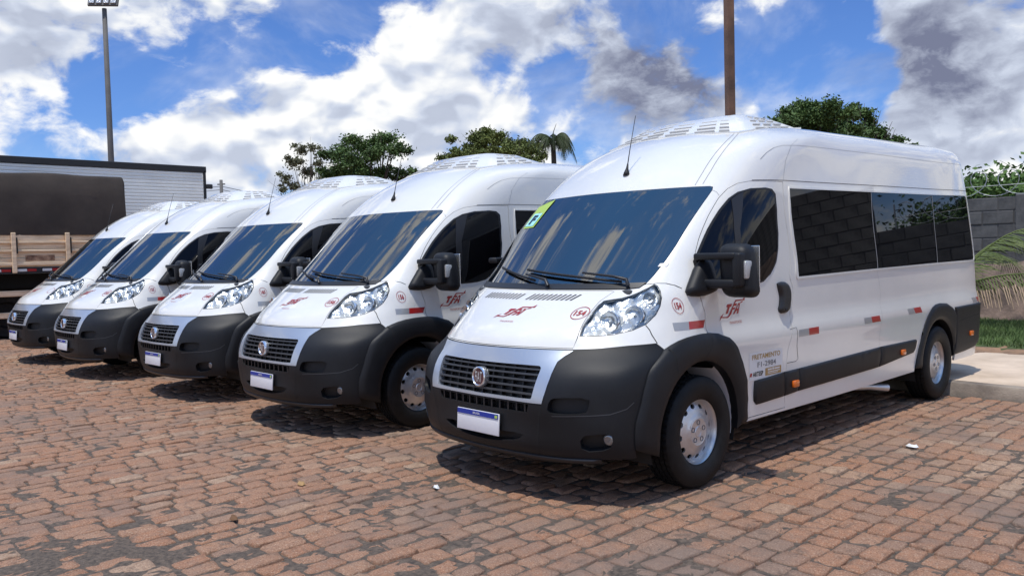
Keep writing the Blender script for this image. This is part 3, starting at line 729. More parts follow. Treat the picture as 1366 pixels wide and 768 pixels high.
        panel('window_rubber', grow(DGLASS, .022), 'black', dr, off=.002, depth=.004, sp=.06, mir=s)
        panel('door_window', DGLASS, 'tint', dr, off=.005, depth=.004, sp=.06, mir=s, calm=1)
        panel('window_pillar', [(1.168, 2.09), (1.195, 2.145), (1.222, 2.168), (1.36, 1.80), (1.62, 1.37), (1.66, 1.27), (1.60, 1.27), (1.30, 1.80)], 'trim', dr, off=.0075, depth=.004, sp=.06, mir=s)
        hp = smooth_poly([(2.215, 1.235), (2.262, 1.262), (2.335, 1.257), (2.40, 1.20), (2.47, 1.053), (2.552, .938), (2.540, .905), (2.455, .908), (2.372, .979)], 1)
        dh = panel('door_handle', hp, 'trim', dr, off=.030, depth=.032, sp=.03, bevel=.03, mir=s)
        q = MB(); c_, n_ = surf(np.array([(2.47, .95)]), .031); q.bbox((c_[0][0] * (-1 if s else 1), c_[0][1], c_[0][2]), (.006, .035, .02), .003, 1); q.build('lock', 'black', dh)
        # ---- mirror
        mb = smooth_poly([(1.145, 1.205), (1.118, 1.33), (1.098, 1.47), (1.135, 1.54), (1.20, 1.52), (1.30, 1.38), (1.42, 1.24), (1.34, 1.185), (1.24, 1.178)], 1)
        mr = panel('door_mirror', mb, 'plastic', dr, off=.055, depth=.06, sp=.03, bevel=.05, mir=s)
        if s:   # folded back against the door
            rot = Matrix.Translation((.99, 1.06, 0)) @ Matrix.Rotation(R(68), 4, 'Z') @ Matrix.Translation((-.99, -1.06, 0))
        else: rot = Matrix.Identity(4)
        def place(q): q.V = [tuple(rot @ Vector(v)) for v in q.V]; return q
        q = MB(); q.bbox((1.08, 1.035, 1.462), (.30, .075, .044), .014, 3); q.bbox((1.085, 1.04, 1.290), (.28, .08, .056), .016, 3); q.bbox((1.235, 1.045, 1.376), (.06, .085, .21), .016, 3)
        place(q).build('mirror_arm', 'plastic', mr, smooth=True, angle=40, mirror=s)
        q = MB(); bm = bmesh.new(); bmesh.ops.create_cube(bm, size=1.0)
        for v in bm.verts: v.co = Vector((v.co.x * .232 + 1.172, v.co.y * .155 + 1.135, v.co.z * .360 + 1.372))
        for v in bm.verts:
            if v.co.z > 1.4 and v.co.x > 1.2: v.co.x -= .022; v.co.z -= .012
            if v.co.z < 1.3: v.co.x += .022
            if v.co.y < 1.1: v.co.z += (1.378 - v.co.z) * .10
        bmesh.ops.bevel(bm, geom=bm.edges[:], offset=.058, segments=5, profile=.5, affect='EDGES'); bm.verts.index_update()
        q.add([v.co for v in bm.verts], [[v.index for v in f.verts] for f in bm.faces]); bm.free()
        place(q).build('mirror_housing', 'plastic', mr, smooth=True, angle=50, mirror=s)
        q = MB(); q.bbox((1.261, 1.085, 1.376), (.042, .075, .115), .012, 2); place(q).build('turn_signal', 'clearlamp', mr, smooth=True, angle=40, mirror=s)
        q = MB(); q.bbox((1.185, 1.2135, 1.378), (.185, .006, .29), .002, 1); place(q).build('mirror_glass', 'chrome', mr, mirror=s)
        # ---- fuel flap and seams
        if not s:
            ribbon('fuel_flap_gap', [[(2.600, .752), (2.69, .762), (2.858, .462), (2.832, .446), (2.712, .446)]], .004, 'gap', r)
            ribbon('panel_gap', [[(3.56, 2.32), (3.60, 2.25)], [(3.95, 1.29), (4.10, .95), (4.18, .42)]], .0022, 'greygap', r)
        ribbon('panel_gap', [[(1.232, 2.302), (1.40, 2.312), (1.60, 2.317), (2.6, 2.317), (4.5, 2.319), (6.50, 2.319)]], .007, 'gap', r, mirs=(s,))
        ribbon('panel_gap', [[(1.178, 2.56), (1.178, 2.66), (1.192, 2.74), (1.235, 2.792), (1.36, 2.812), (1.7, 2.822), (3.0, 2.815), (6.52, 2.783)]], .005, 'greygap', r, mirs=(s,))
        ribbon('panel_gap', [[(1.568, 2.317), (1.40, 2.56), (1.30, 2.80), (1.28, 2.95)]], .0022, 'greygap', r, mirs=(s,))
        ribbon('panel_gap', [[(6.50, 2.80), (6.50, 2.32), (6.50, 1.5), (6.49, .71)]], .003, 'greygap', r, mirs=(s,))
        ribbon('roof_channel', [[(.80, 2.252), (.795, 2.40), (.775, 2.62), (.755, 2.85), (.735, 3.08)], [(.86, 2.262), (.855, 2.42), (.83, 2.65), (.80, 2.88), (.765, 3.10)]], .006, 'greygap', r, mirs=(s,))
        # ---- reflective strips
        for (u0, u1, u2, v0, v1, sl) in ((1.160, 1.292, 1.475, .874, .946, .0), (2.726, 2.874, 3.022, .653, .734, 0), (3.778, 3.915, 4.078, .670, .745, 0), (4.668, 4.81, 4.969, .690, .765, 0), (6.26, 6.41, 6.50, .709, .780, 0)):
            st = panel('reflective_strip', [(u0 + .046, v0), (u1 + .046, v0), (u1, v1), (u0, v1)], 'sgrey', r, off=.0016, depth=.0014, sp=.1, mir=s)
            panel('red_section', [(u1 + .046, v0), (u2 + .046, v0), (u2, v1), (u1, v1)], 'sred', st, off=.0016, depth=.0014, sp=.1, mir=s)
    # ---- wheels
    for s in (1, -1):
        for cy in (.948, 4.983):
            W_ = wheel(); W_.parent = r; W_.location = (.905 * s, cy, .355); W_.rotation_euler = (0 if cy < 2 else .6, 0, 0 if s > 0 else math.pi)
    for s in (1, -1):
        for cy in (.955, 4.985):
            V0 = [(s * x, cy + .47 * math.cos(R(a)), .375 + .45 * math.sin(R(a))) for x in (.955, .45) for a in range(-20, 201, 10)]; n_ = 23
            pyd('wheel_housing', V0, [(i, i + 1, n_ + i + 1, n_ + i) for i in range(n_ - 1)] + [tuple(n_ + i for i in range(n_))], 'under', r)
        V0 = [(s * x, .955 + rr_ * math.cos(R(a)), .375 + rr_ * math.sin(R(a))) for x, rr_ in ((.952, .432), (.945, .418), (.72, .410)) for a in range(-14, 60, 6)]; n_ = 13
        pyd('inner_wing', V0, [(k * n_ + i, k * n_ + i + 1, (k + 1) * n_ + i + 1, (k + 1) * n_ + i) for k in range(2) for i in range(n_ - 1)], 'pale', r, smooth=True)
    q = MB(); q.box((0, 3.2, .36), (1.80, 3.0, .12)); q.box((0, 5.70, .42), (1.80, .70, .16)); q.box((0, .95, .42), (.88, 1.1, .22)); q.box((0, 4.98, .42), (.8, .9, .22)); q.box((0, .50, .36), (1.2, .45, .10)); q.build('underbody', 'under', r)
    q = MB(); q.tube([(.55, 3.0, .27), (.70, 3.5, .27), (.84, 3.82, .255), (.93, 3.97, .235)], [.028, .028, .03, .034], 12); q.build('exhaust_pipe', 'steel', r, smooth=True, angle=50)
    # ---- cabin seen through the windscreen
    q = MB(); q.box((0, 2.12, 1.55), (1.78, .02, 1.3)); q.box((0, 1.45, .80), (1.80, 1.5, .02)); q.box((0, 1.87, 1.98), (1.60, .5, .02))
    for s in (1, -1): q.box((s * .925, 1.72, 1.12), (.012, .80, .66)); q.box((s * .865, 1.90, 1.66), (.012, .44, .50))
    q.build('cabin_lining', 'interior', r)
    q = MB(); q.bbox((0, .92, 1.20), (1.50, .46, .16), .05, 3); q.bbox((0, .78, 1.235), (1.45, .34, .06), .02, 2); q.bbox((.42, .98, 1.28), (.42, .26, .10), .04, 3); q.build('dashboard', 'interior', r, smooth=True, angle=40)
    q = MB(); fr = frame_to((.42, 1.16, 1.33), (0, .62, .78))
    pts = [fr @ Vector((0, .19 * math.cos(R(a)), .19 * math.sin(R(a)))) for a in range(0, 361, 20)]; q.tube(pts, .015, 8, False); q.tube([fr @ Vector((0, -.19, 0)), fr @ Vector((0, .19, 0))], .02, 6); q.tube([fr @ Vector((0, 0, 0)), fr @ Vector((-.3, 0, 0))], .03, 8); q.build('steering_wheel', 'trim', r, smooth=True)
    for x, w in ((.43, .52), (-.30, .86)):
        q = MB(); rt = Matrix.Rotation(R(-14), 3, 'X'); q.bbox((x, 1.62, 1.0), (w, .5, .16), .05, 3); q.bbox((x, 1.88, 1.34), (w, .13, .66), .05, 3, rt)
        for k in ((0,) if w < .6 else (-.22, .22)): q.bbox((x + k, 1.95, 1.74), (.27, .11, .20), .045, 3, rt)
        q.build('seat', 'seat', r, smooth=True, angle=40)
    q = MB(); q.bbox((0, 1.24, 1.80), (.24, .03, .075), .02, 2); q.build('interior_mirror', 'trim', r, smooth=True, angle=40)
    # ---- wipers
    for line, blade in (([(.725, 1.284), (.70, 1.318), (.60, 1.345), (.36, 1.385)], [(.66, 1.322), (-.18, 1.440)]), ([(.13, 1.284), (.10, 1.320), (0.0, 1.345), (-.12, 1.372)], [(-.02, 1.335), (-.56, 1.46)])):
        P_, _ = surf(np.array(line), np.array([.02, .045, .05, .045])); q = MB(); q.tube(P_, [.014, .012, .009, .007], 8); wi = q.build('wiper', 'trim', r, smooth=True, angle=50)
        L = np.array(resample(blade, .1, False)); P_, _ = surf(L, .022); q = MB(); q.tube(P_, .0095, 6); q.build('wiper_blade', 'black', wi, smooth=True)
    # ---- aerial
    P_, n_ = surf(np.array([(.115, 2.45)]), 0.0); p = P_[0]; q = MB(); d_ = np.array([.0, .22, .97])
    q.tube([p - d_ * .005, p + d_ * .018, p + d_ * .05, p + d_ * .085], [.026, .021, .010, .006], 10); ae = q.build('aerial', 'black', r, smooth=True)
    q = MB(); q.tube([p + d_ * .08, p + d_ * .2 + np.array([0, .004, 0]), p + d_ * .46 + np.array([0, .02, 0])], [.0042, .0032, .0024], 6); q.build('aerial_rod', 'trim', ae, smooth=True)
    # ---- roof air conditioner
    base = [(-.63, 2.06), (-.45, 1.975), (0, 1.92), (.45, 1.975), (.63, 2.06), (.665, 2.20), (.665, 2.95), (.60, 3.05), (-.60, 3.05), (-.665, 2.95), (-.665, 2.20)]
    top = [(-.40, 2.36), (-.28, 2.33), (0, 2.31), (.28, 2.33), (.40, 2.36), (.445, 2.43), (.445, 2.72), (.40, 2.78), (-.40, 2.78), (-.445, 2.72), (-.445, 2.43)]
    def rz_(x, y):   # roof height under a point
        c_ = _GP[_GV > 2.6]; k = np.argsort((c_[:, 0] - abs(x)) ** 2 + (c_[:, 1] - y) ** 2)[:3]; return c_[k, 2].mean()
    bz = [rz_(x, y) for x, y in base]; ZT = 2.572
    nb = len(base); V_ = [(x, y, z - .02) for (x, y), z in zip(base, bz)]
    for t in (.0, .12, .5, .88, 1.0):
        lift = {0.0: .012, .12: .030, .5: .5, .88: .93, 1.0: .985}[t]
        for (bx, by), (tx, ty), z in zip(base, top, bz):
            V_.append((bx + (tx - bx) * t, by + (ty - by) * t, z + .0 + (ZT - z) * lift if t > .05 else z + .012))
    for (tx, ty) in top: V_.append((tx * .8, 2.55 + (ty - 2.55) * .75, ZT + .004))
    V_.append((0, 2.55, ZT + .006)); nr = 7
    F_ = [(k * nb + i, k * nb + (i + 1) % nb, (k + 1) * nb + (i + 1) % nb, (k + 1) * nb + i) for k in range(nr - 1) for i in range(nb)] + [((nr - 1) * nb + i, (nr - 1) * nb + (i + 1) % nb, nr * nb) for i in range(nb)]
    F_ = [f[::-1] for f in F_] if False else F_
    ac = pyd('air_conditioner', V_, F_, 'white', r, smooth=True, angle=32)
    def on_face(b0, b1, z0, z1, t0, t1, a, t):   # point on a sloped face between base edge and top edge
        pb = np.array([*(np.array(b0) * (1 - a) + np.array(b1) * a), z0 * (1 - a) + z1 * a]); pt = np.array([*(np.array(t0) * (1 - a) + np.array(t1) * a), ZT])
        return pb * (1 - t) + pt * t + np.array([0, 0, .004])
    def vent(face, a0, a1, n=5):
        q = MB()
        for k in range(n):
            t = .16 + .66 * k / (n - 1); w = .040
            c4 = [face(a0, t), face(a1, t), face(a1, t + w), face(a0, t + w)]; nn = np.cross(c4[1] - c4[0], c4[3] - c4[0]); nn /= np.linalg.norm(nn); nn = nn if nn[2] > 0 else -nn
            c4 = [c + nn * .004 for c in c4]; lo4 = [c - nn * .02 for c in c4]
            q.add(c4 + lo4, [(0, 1, 2, 3), (0, 4, 5, 1), (1, 5, 6, 2), (2, 6, 7, 3), (3, 7, 4, 0)])
        q.build('vent', 'acvent', ac)
    def seg(i, j): return lambda a, t: on_face(base[i], base[j], bz[i], bz[j], top[i], top[j], a, t)
    def front(a, t):
        k = min(3, int(a * 4)); return seg(k, k + 1)(a * 4 - k, t)
    for k in range(6): vent(front, .05 + k * .152, .05 + k * .152 + .105)
    for k in range(3):
        vent(seg(5, 6), .10 + k * .28, .10 + k * .28 + .19, 4); vent(seg(10, 9), .10 + k * .28, .10 + k * .28 + .19, 4)
    return r
MT['acvent'] = mat('vent_slot', (.50, .50, .495), .7)
_wheel = None
def wheel():
    global _wheel
    if _wheel is not None:
        c = _wheel.copy(); COL.objects.link(c)
        for ch in _wheel.children: k = ch.copy(); COL.objects.link(k); k.parent = c
        return c
    lug = lambda k, j: (-.006 if (k % 3 == 0) else 0.0) if 5 <= j <= 24 else 0.0
    pr = [(-.085, .205), (-.100, .222), (-.112, .250), (-.1155, .285), (-.111, .318), (-.100, .340), (-.090, .350), (-.084, .354)]
    tr = [(-.062, .3565), (-.061, .348), (-.053, .348), (-.052, .357), (-.024, .3575), (-.023, .349), (-.015, .349), (-.014, .358)]
    pr = pr + tr + [(-a, b) for a, b in tr[::-1]] + [(-a, b) for a, b in pr[::-1]]
    q = MB(); q.lathe(pr, 150, None, False, lug); ty = q.build('wheel', 'tyre', None, smooth=True, angle=35)
    q = MB(); q.lathe([(-.09, .19), (.02, .188), (.035, .196), (.055, .200), (.070, .207), (.080, .214), (.088, .222), (.092, .225), (.088, .228), (.080, .226)], 64); 
    rim = q.build('rim', 'steel', ty, smooth=True, angle=40)
    q2 = MB(); q2.lathe([(.02, .187), (.012, .17), (.010, .0)], 32); q2.build('brake_drum', 'under', ty)
    circ = lambda r_, n_, cx=0, cy=0, st=1.0: [(cx + r_ * math.cos(2 * math.pi * i / n_), cy + r_ * math.sin(2 * math.pi * i / n_)) for i in range(n_)]
    holes = []
    for k in range(12):
        a = 2 * math.pi * k / 12 + .13; cx, cy = .162 * math.cos(a), .162 * math.sin(a)
        holes.append([(cx + .0150 * math.cos(b) * math.cos(a) - .0205 * math.sin(b) * math.sin(a), cy + .0150 * math.cos(b) * math.sin(a) + .0205 * math.sin(b) * math.cos(a)) for b in np.linspace(0, 2 * math.pi, 12, endpoint=False)])
    uv, F, *_ = cdt(circ(.1985, 64), holes, .014, (), .012)
    rr = np.linalg.norm(uv, axis=1); prof = np.interp(rr, [0, .085, .098, .104, .112, .13, .15, .175, .190, .1985], [.080, .080, .082, .076, .070, .067, .060, .048, .036, .040])
    V = np.stack([prof, uv[:, 0], uv[:, 1]], 1); E = border(F); n = len(V); V = np.concatenate([V, V - np.array([.012, 0, 0])])
    Fs = [tuple(t) for t in F] + [(j, i, n + i, n + j) for i, j in E]
    pyd('wheel_disc', V, Fs, 'steel', ty, smooth=True, angle=50)
    q = MB(); q.lathe([(.070, .094), (.0815, .092), (.0835, .086), (.0815, .080), (.0815, .036), (.085, .033), (.085, .028), (.0825, .026), (.0825, .0)], 40); cap = q.build('wheel_cap', 'steel', ty, smooth=True, angle=35)
    q = MB(); q.lathe([(.0, .0165), (.0062, .0165), (.0050, .012), (.001, .011), (.001, 0)], 12); nm = q.build('wheel_nut', 'greyp', ty)
    for k in range(5):
        a = 2 * math.pi * k / 5 + .3; n_ = nm if k == 0 else nm.copy()
        if k: COL.objects.link(n_)
        n_.location = (.0785, .060 * math.cos(a), .060 * math.sin(a))
    _wheel = ty
    ty.name = 'wheel'
    c = ty.copy(); COL.objects.link(c)
    for ch in ty.children: k = ch.copy(); COL.objects.link(k); k.parent = c
    for ch in list(ty.children): COL.objects.unlink(ch)
    COL.objects.unlink(ty)
    return c
def copy_tree(o, parent=None, keep=('',)):
    c = o.copy(); COL.objects.link(c); c.parent = parent
    for ch in list(o.children): copy_tree(ch, c)
    return c
VAN = make_van()
VANS = [VAN]
for k, (x, y, rz) in enumerate([(-2.833, -.098, .021), (-5.405, -.142, .045), (-8.151, -.37, .03), (-10.623, -.448, .033)]):
    c = copy_tree(VAN); c.location = (x, y, 0); c.rotation_euler = (0, 0, rz); VANS.append(c)
for v, num, lab in zip(VANS, ('154', '156', '160', '155', None), (
        'white minibus numbered 154, nearest, with its side windows and FRETAMENTO permit in view',
        'white minibus numbered 156 standing second from the camera, beside the nearest one',
        'white minibus numbered 160 in the middle of the row of five',
        'white minibus numbered 155, fourth in the row, next to the farthest one',
        'white minibus at the far end of the row, partly hidden, beside the tarpaulin truck')):
    tag(v, lab, 'minibus', 'white minibuses parked in a row')
    decals_for(v, num)
v = VAN
# permit lettering on the nearest van's door
_g = [(-.205 + .44 * i / 8, -.175 + .335 * j / 8) for j in range(9) for i in range(9)]
pm = decal('permit_sticker', (np.array(_g), [(j * 9 + i, j * 9 + i + 1, j * 9 + i + 10, j * 9 + i + 9) for j in range(8) for i in range(8)]), 'S', (1.735, .703), 'paper', v, off=.0022, sc=(1, .56))
decal('permit_lettering', fit(text_mesh('FRETAMENTO', 1, .02), .37, .062, (.015, .105)), 'S', (1.735, .703), 'gold', pm, off=.0040, sc=(1, .56))
decal('permit_lettering', fit(text_mesh('F1-2984', 1, .015), .245, .065, (.02, .005)), 'S', (1.735, .703), 'greyp', pm, off=.0040, sc=(1, .56))
decal('permit_lettering', fit(text_mesh('ARTESP', 1, .03), .135, .058, (-.095, -.105)), 'S', (1.735, .703), 'blackp', pm, off=.0040, sc=(1, .56))
decal('permit_mark', join2(poly2([(-.203, -.125), (-.178, -.13), (-.170, -.085), (-.195, -.08)])), 'S', (1.735, .703), 'red', pm, off=.0040, sc=(1, .56))
decal('permit_box', poly2([(.0, -.150), (.215, -.148), (.215, -.055), (.0, -.057)]), 'S', (1.735, .703), 'gold', pm, off=.0040, sc=(1, .56))
decal('permit_box_lines', join2(*[poly2([(a, b), (a + w, b), (a + w, b + h), (a, b + h)]) for a, b, w, h in ((.03, -.088, .055, .018), (.092, -.090, .02, .026), (.118, -.088, .075, .018), (.03, -.113, .163, .010), (.03, -.132, .14, .008))]), 'S', (1.735, .703), 'paper', pm, off=.0048, sc=(1, .56))
# stickers inside the windscreen of the nearest van
def uvpoly(name, P, m, par, off):
    Q, _ = surf(np.array(P, float), off); return pyd(name, Q, [tuple(range(len(P)))], m, par)
sk = uvpoly('windscreen_sticker', [(-.925, 2.205), (-.875, 2.15), (-.80, 2.165), (-.69, 2.20), (-.60, 2.225), (-.61, 2.12), (-.615, 1.90), (-.83, 1.893), (-.855, 2.02)], 'green', v, .004)
uvpoly('sticker_square', [(-.80, 2.062), (-.635, 2.062), (-.645, 1.915), (-.815, 1.915)], 'cyan', sk, .006)
Vt, Ft = fit(text_mesh('F', 1, .05), .085, .105, (-.722, 1.988)); Q, _ = surf(Vt, .008); pyd('sticker_letter', Q, Ft, 'navy', sk)
uvpoly('toll_tag', [(.845, 1.50), (.91, 1.505), (.905, 1.475), (.84, 1.472)], 'paper', v, .004)
# ------------------------------------------------------------------ ground, paving
def vnoise(X, Y, seed=0):
    def h(i, j): 
        n = (i * 374761393 + j * 668265263 + seed * 974634777) & 0x7fffffff; n = (n ^ (n >> 13)) * 1274126177 & 0x7fffffff; return ((n ^ (n >> 16)) & 0xffff) / 65535.0
    xi = np.floor(X).astype(np.int64); yi = np.floor(Y).astype(np.int64); fx = X - xi; fy = Y - yi; fx = fx * fx * (3 - 2 * fx); fy = fy * fy * (3 - 2 * fy)
    return (h(xi, yi) * (1 - fx) + h(xi + 1, yi) * fx) * (1 - fy) + (h(xi, yi + 1) * (1 - fx) + h(xi + 1, yi + 1) * fx) * fy
def fbm(X, Y, seed=0, o=4):
    s = 0; a = .5
    for k in range(o): s = s + a * vnoise(X * 2 ** k, Y * 2 ** k, seed + k); a *= .5
    return s / (1 - .5 ** o)
def stone_mat():
    m = bpy.data.materials.new('granite_setts'); m.use_nodes = True; N_ = NT(m.node_tree); b = m.node_tree.nodes['Principled BSDF']
    g = N_.new('ShaderNodeNewGeometry'); at = N_.new('ShaderNodeAttribute', attribute_name='tone'); pos = g.outputs['Position']
    n1 = N_.noise(pos, 26, 5, .65); n2 = N_.noise(pos, 120, 4, .7); n3 = N_.noise(pos, .9, 4, .6)
    t = at.outputs['Fac']
    c = N_.mix(N_.mapr(t, 0, 1, 0, 1), (.370, .165, .086), (.385, .225, .142))
    c = N_.mix(N_.mapr(t, .72, 1.0, 0, .8), c, (.47, .33, .225))
    c = N_.mix(N_.mapr(t, .0, .16, .75, 0), c, (.27, .180, .130))
    c = N_.mix(N_.mapr(n1, .36, .66, 0, .75), c, (.27, .160, .105))
    c = N_.mix(N_.mapr(n2, .54, .66, 0, .62), c, (.62, .46, .34))
    c = N_.mix(N_.mapr(n2, .32, .44, .85, 0), c, (.085, .055, .042))
    c = N_.mix(N_.mapr(n3, .48, .66, 0, .68), c, (.205, .160, .130))       # old oil and dust stains
    n4 = N_.noise(pos, 9, 5, .7, .6); c = N_.mix(N_.mapr(n4, .56, .68, 0, .55), c, (.115, .088, .070))
    N_.lk(c, b.inputs['Base Color']); b.inputs['Roughness'].default_value = .82; b.inputs['Specular IOR Level'].default_value = .3
    bp = N_.new('ShaderNodeBump', i_Strength=1.0, i_Distance=.010); N_.lk(N_.noise(pos, 48, 7, .72), bp.inputs['Height']); N_.lk(bp.outputs[0], b.inputs['Normal'])
    return m
M_STONE = stone_mat()
M_SOIL = mat('joint_soil', (.135, .100, .074), .95, var=.45, vscale=38, bump=1.0, bscale=110, var2=(.062, .048, .038))
M_GROUND = mat('yard_ground', (.22, .14, .10), .95, var=.4, vscale=.8, bump=.5, bscale=30)
g = MB(); g.add([(-900, -900, -.045), (900, -900, -.045), (900, 900, -.045), (-900, 900, -.045)], [(0, 1, 2, 3)])
tag(g.build('ground', M_GROUND), kind='structure')
PX0, PX1, PY0, PY1 = -21.0, 6.6, -4.6, 5.27
nx, ny = int((PX1 - PX0) / .05), int((PY1 - PY0) / .05)
gx, gy = np.meshgrid(np.linspace(PX0, PX1, nx), np.linspace(PY0, PY1, ny)); gx = gx.ravel(); gy = gy.ravel()
def soil_h(X, Y):
    big = fbm(X * .45 + 7, Y * .45, 5, 3); worn = np.clip((big - .52) * 6, 0, 1)
    gap_l = np.exp(-(((X + .95) / 1.1) ** 2 + ((Y + 2.3) / .6) ** 2))          # the worn, sandy corner at the lower left
    return -.0105 + (fbm(X * 11, Y * 11, 11, 4) - .5) * .030 + worn * .0035 + gap_l * .0065
i = np.arange(nx * ny).reshape(ny, nx); q = np.stack([i[:-1, :-1], i[:-1, 1:], i[1:, 1:], i[1:, :-1]], -1).reshape(-1, 4)
paving = tri_mesh('pavement', np.stack([gx, gy, soil_h(gx, gy)], 1), np.concatenate([q[:, [0, 1, 2]], q[:, [0, 2, 3]]]), M_SOIL, smooth=True)
tag(paving, kind='structure')
# setts in columns along Y; each a rounded, uneven block
SX = []; x = PX0
while x < PX1:
    w = RNG.uniform(.108, .150); y = PY0 + RNG.uniform(-.2, 0)
    while y < PY1 - .06:
        l = RNG.uniform(.150, .265) if x < 1.4 else RNG.uniform(.130, .205)
        SX.append((x + w / 2, y + l / 2, w, l)); y += l + RNG.uniform(.004, .022)
    x += w + RNG.uniform(.003, .016)
SX = np.array(SX); SX[:, 1] = np.minimum(SX[:, 1], PY1 - SX[:, 3] * .5)
cxw = fbm(SX[:, 0] * .5, SX[:, 1] * .5, 31, 2)
SX[:, 0] += (cxw - .5) * .05
rel = np.stack([SX[:, 0], SX[:, 1], np.zeros(len(SX))], 1) - CAM
zc_ = rel @ _f; pu = (rel @ _r) / np.maximum(zc_, .01) * 1079.7; pv = (rel @ _u) / np.maximum(zc_, .01) * 1079.7
vis = (zc_ > .3) & (np.abs(pu) < 760) & (pv > -470) & (pv < 400)
near = np.linalg.norm(rel, axis=1) < 4.2
ok = vis | near | (RNG.uniform(size=len(SX)) < 2)
SX = SX[ok]; vis = vis[ok]; rel = rel[ok]
NS = len(SX); K = 14
an = np.linspace(0, 2 * math.pi, K, endpoint=False) + .31
def se(a, p=.30): c, s_ = np.cos(a), np.sin(a); return np.sign(c) * np.abs(c) ** p, np.sign(s_) * np.abs(s_) ** p
ox, oy = se(an)
rx = 1 + RNG.uniform(-.17, .07, (NS, K)); ry = 1 + RNG.uniform(-.10, .05, (NS, K))
sk_ = RNG.uniform(-.10, .10, NS)
X = SX[:, 0, None] + ox * rx * SX[:, 2, None] / 2 + sk_[:, None] * oy * SX[:, 3, None] / 2 * .5; Y = SX[:, 1, None] + oy * ry * SX[:, 3, None] / 2
hz = RNG.normal(0, .0038, NS); tx = RNG.normal(0, .030, NS); ty_ = RNG.normal(0, .020, NS)
def ring(k, z, jit): 
    xx = SX[:, 0, None] + (X - SX[:, 0, None]) * k; yy = SX[:, 1, None] + (Y - SX[:, 1, None]) * k
    zz = z + hz[:, None] + tx[:, None] * (xx - SX[:, 0, None]) + ty_[:, None] * (yy - SX[:, 1, None]) + RNG.normal(0, jit, (NS, K)); return np.stack([xx, yy, zz], -1)
rings_ = [ring(1.03, -.036, 0), ring(1.0, -.0080, .0022), ring(.955, -.0022, .0022), ring(.60, .0000, .0030)]
ctr = np.stack([SX[:, 0], SX[:, 1], .0012 + hz], -1)[:, None, :]
SV = np.concatenate(rings_ + [ctr], 1); NVS = 4 * K + 1
ft = []
for a in range(3):
    for k in range(K):
        k2 = (k + 1) % K; ft += [(a * K + k, a * K + k2, (a + 1) * K + k2), (a * K + k, (a + 1) * K + k2, (a + 1) * K + k)]
for k in range(K): ft.append((3 * K + k, 3 * K + (k + 1) % K, 4 * K))
ft = np.array(ft)
tone = np.clip(RNG.normal(.48, .26, NS) + (fbm(SX[:, 0] * .35 + 3, SX[:, 1] * .35, 77, 3) - .5) * 1.0, 0, 1)
score = np.where(vis, -np.linalg.norm(rel, axis=1), -1e6); order = np.argsort(-score)
blk = np.zeros(NS, bool)
for vx in (0, -2.833, -5.405, -8.151, -10.623): blk |= (np.abs(SX[:, 0] - vx) < .9) & (SX[:, 1] > .5)
front = [k for k in order if not blk[k]][:300]
rest = np.setdiff1d(np.arange(NS), front)
T3 = (ft[None] + (np.arange(len(rest)) * NVS)[:, None, None]).reshape(-1, 3)
st = tri_mesh('setts', SV[rest].reshape(-1, 3), T3, M_STONE, paving, smooth=True, attr=np.repeat(tone[rest], NVS)); st['kind'] = 'stuff'
for k in front:
    c_ = SV[k].mean(0); o_ = tri_mesh('sett', SV[k] - c_, ft, M_STONE, paving, smooth=True, attr=np.full(NVS, tone[k])); o_.location = c_
# ------------------------------------------------------------------ kerb, walk, lawn, bank
M_KERB = mat('kerb_concrete', (.30, .25, .20), .9, var=.35, vscale=3, bump=.6, bscale=60, var2=(.17, .14, .115))
M_WALK = mat('sandy_walk', (.62, .49, .37), .95, var=.14, vscale=2.2, bump=.4, bscale=50, var2=(.50, .385, .28))
M_DIRT = mat('bare_dirt', (.27, .155, .085), .95, var=.4, vscale=5, bump=.9, bscale=30, var2=(.16, .10, .062))
M_BANK = mat('earth_bank', (.215, .150, .115), .95, var=.5, vscale=3.2, bump=1.0, bscale=22, var2=(.10, .072, .058))
M_LAWN = mat('lawn_soil', (.060, .085, .022), .95, var=.5, vscale=6)
M_GRASS = mat('grass_blades', (.105, .165, .042), .7, var=.4, vscale=1.5)
x0, x1 = -40, 14
g = MB(); n = 60; V_ = []
for k in range(n + 1):
    xx = x0 + (x1 - x0) * k / n; j = random.uniform(-.008, .008)
    V_ += [(xx, 5.285 + j, -.02), (xx, 5.297 + j, .105), (xx, 5.312 + j, .122 + j * .4), (xx, 5.43, .126), (xx, 5.43, -.02)]
g.add(V_, [(k * 5 + i_, (k + 1) * 5 + i_, (k + 1) * 5 + i_ + 1, k * 5 + i_ + 1) for k in range(n) for i_ in range(4)]); tag(g.build('kerb', M_KERB, smooth=True, angle=40), kind='structure')
def sheet(name, xs, ys, zf, m, smooth=True):
    gx, gy = np.meshgrid(xs, ys); Z = zf(gx, gy); nx_, ny_ = len(xs), len(ys); i = np.arange(nx_ * ny_).reshape(ny_, nx_)
    q = np.stack([i[:-1, :-1], i[:-1, 1:], i[1:, 1:], i[1:, :-1]], -1).reshape(-1, 4)
    o = tri_mesh(name, np.stack([gx.ravel(), gy.ravel(), Z.ravel()], 1), np.concatenate([q[:, [0, 1, 2]], q[:, [0, 2, 3]]]), m, smooth=smooth); return tag(o, kind='structure')
sheet('footpath', np.linspace(x0, x1, 160), np.linspace(5.428, 7.95, 16), lambda X, Y: .128 + (fbm(X * 2, Y * 2, 3, 3) - .5) * .012, M_WALK)
sheet('dirt_strip', np.linspace(x0, x1, 300), np.linspace(7.72, 8.5, 14), lambda X, Y: .112 + (fbm(X * 5, Y * 5, 8, 3) - .42) * .07 + np.clip((Y - 7.8) * .06, 0, .03), M_DIRT)
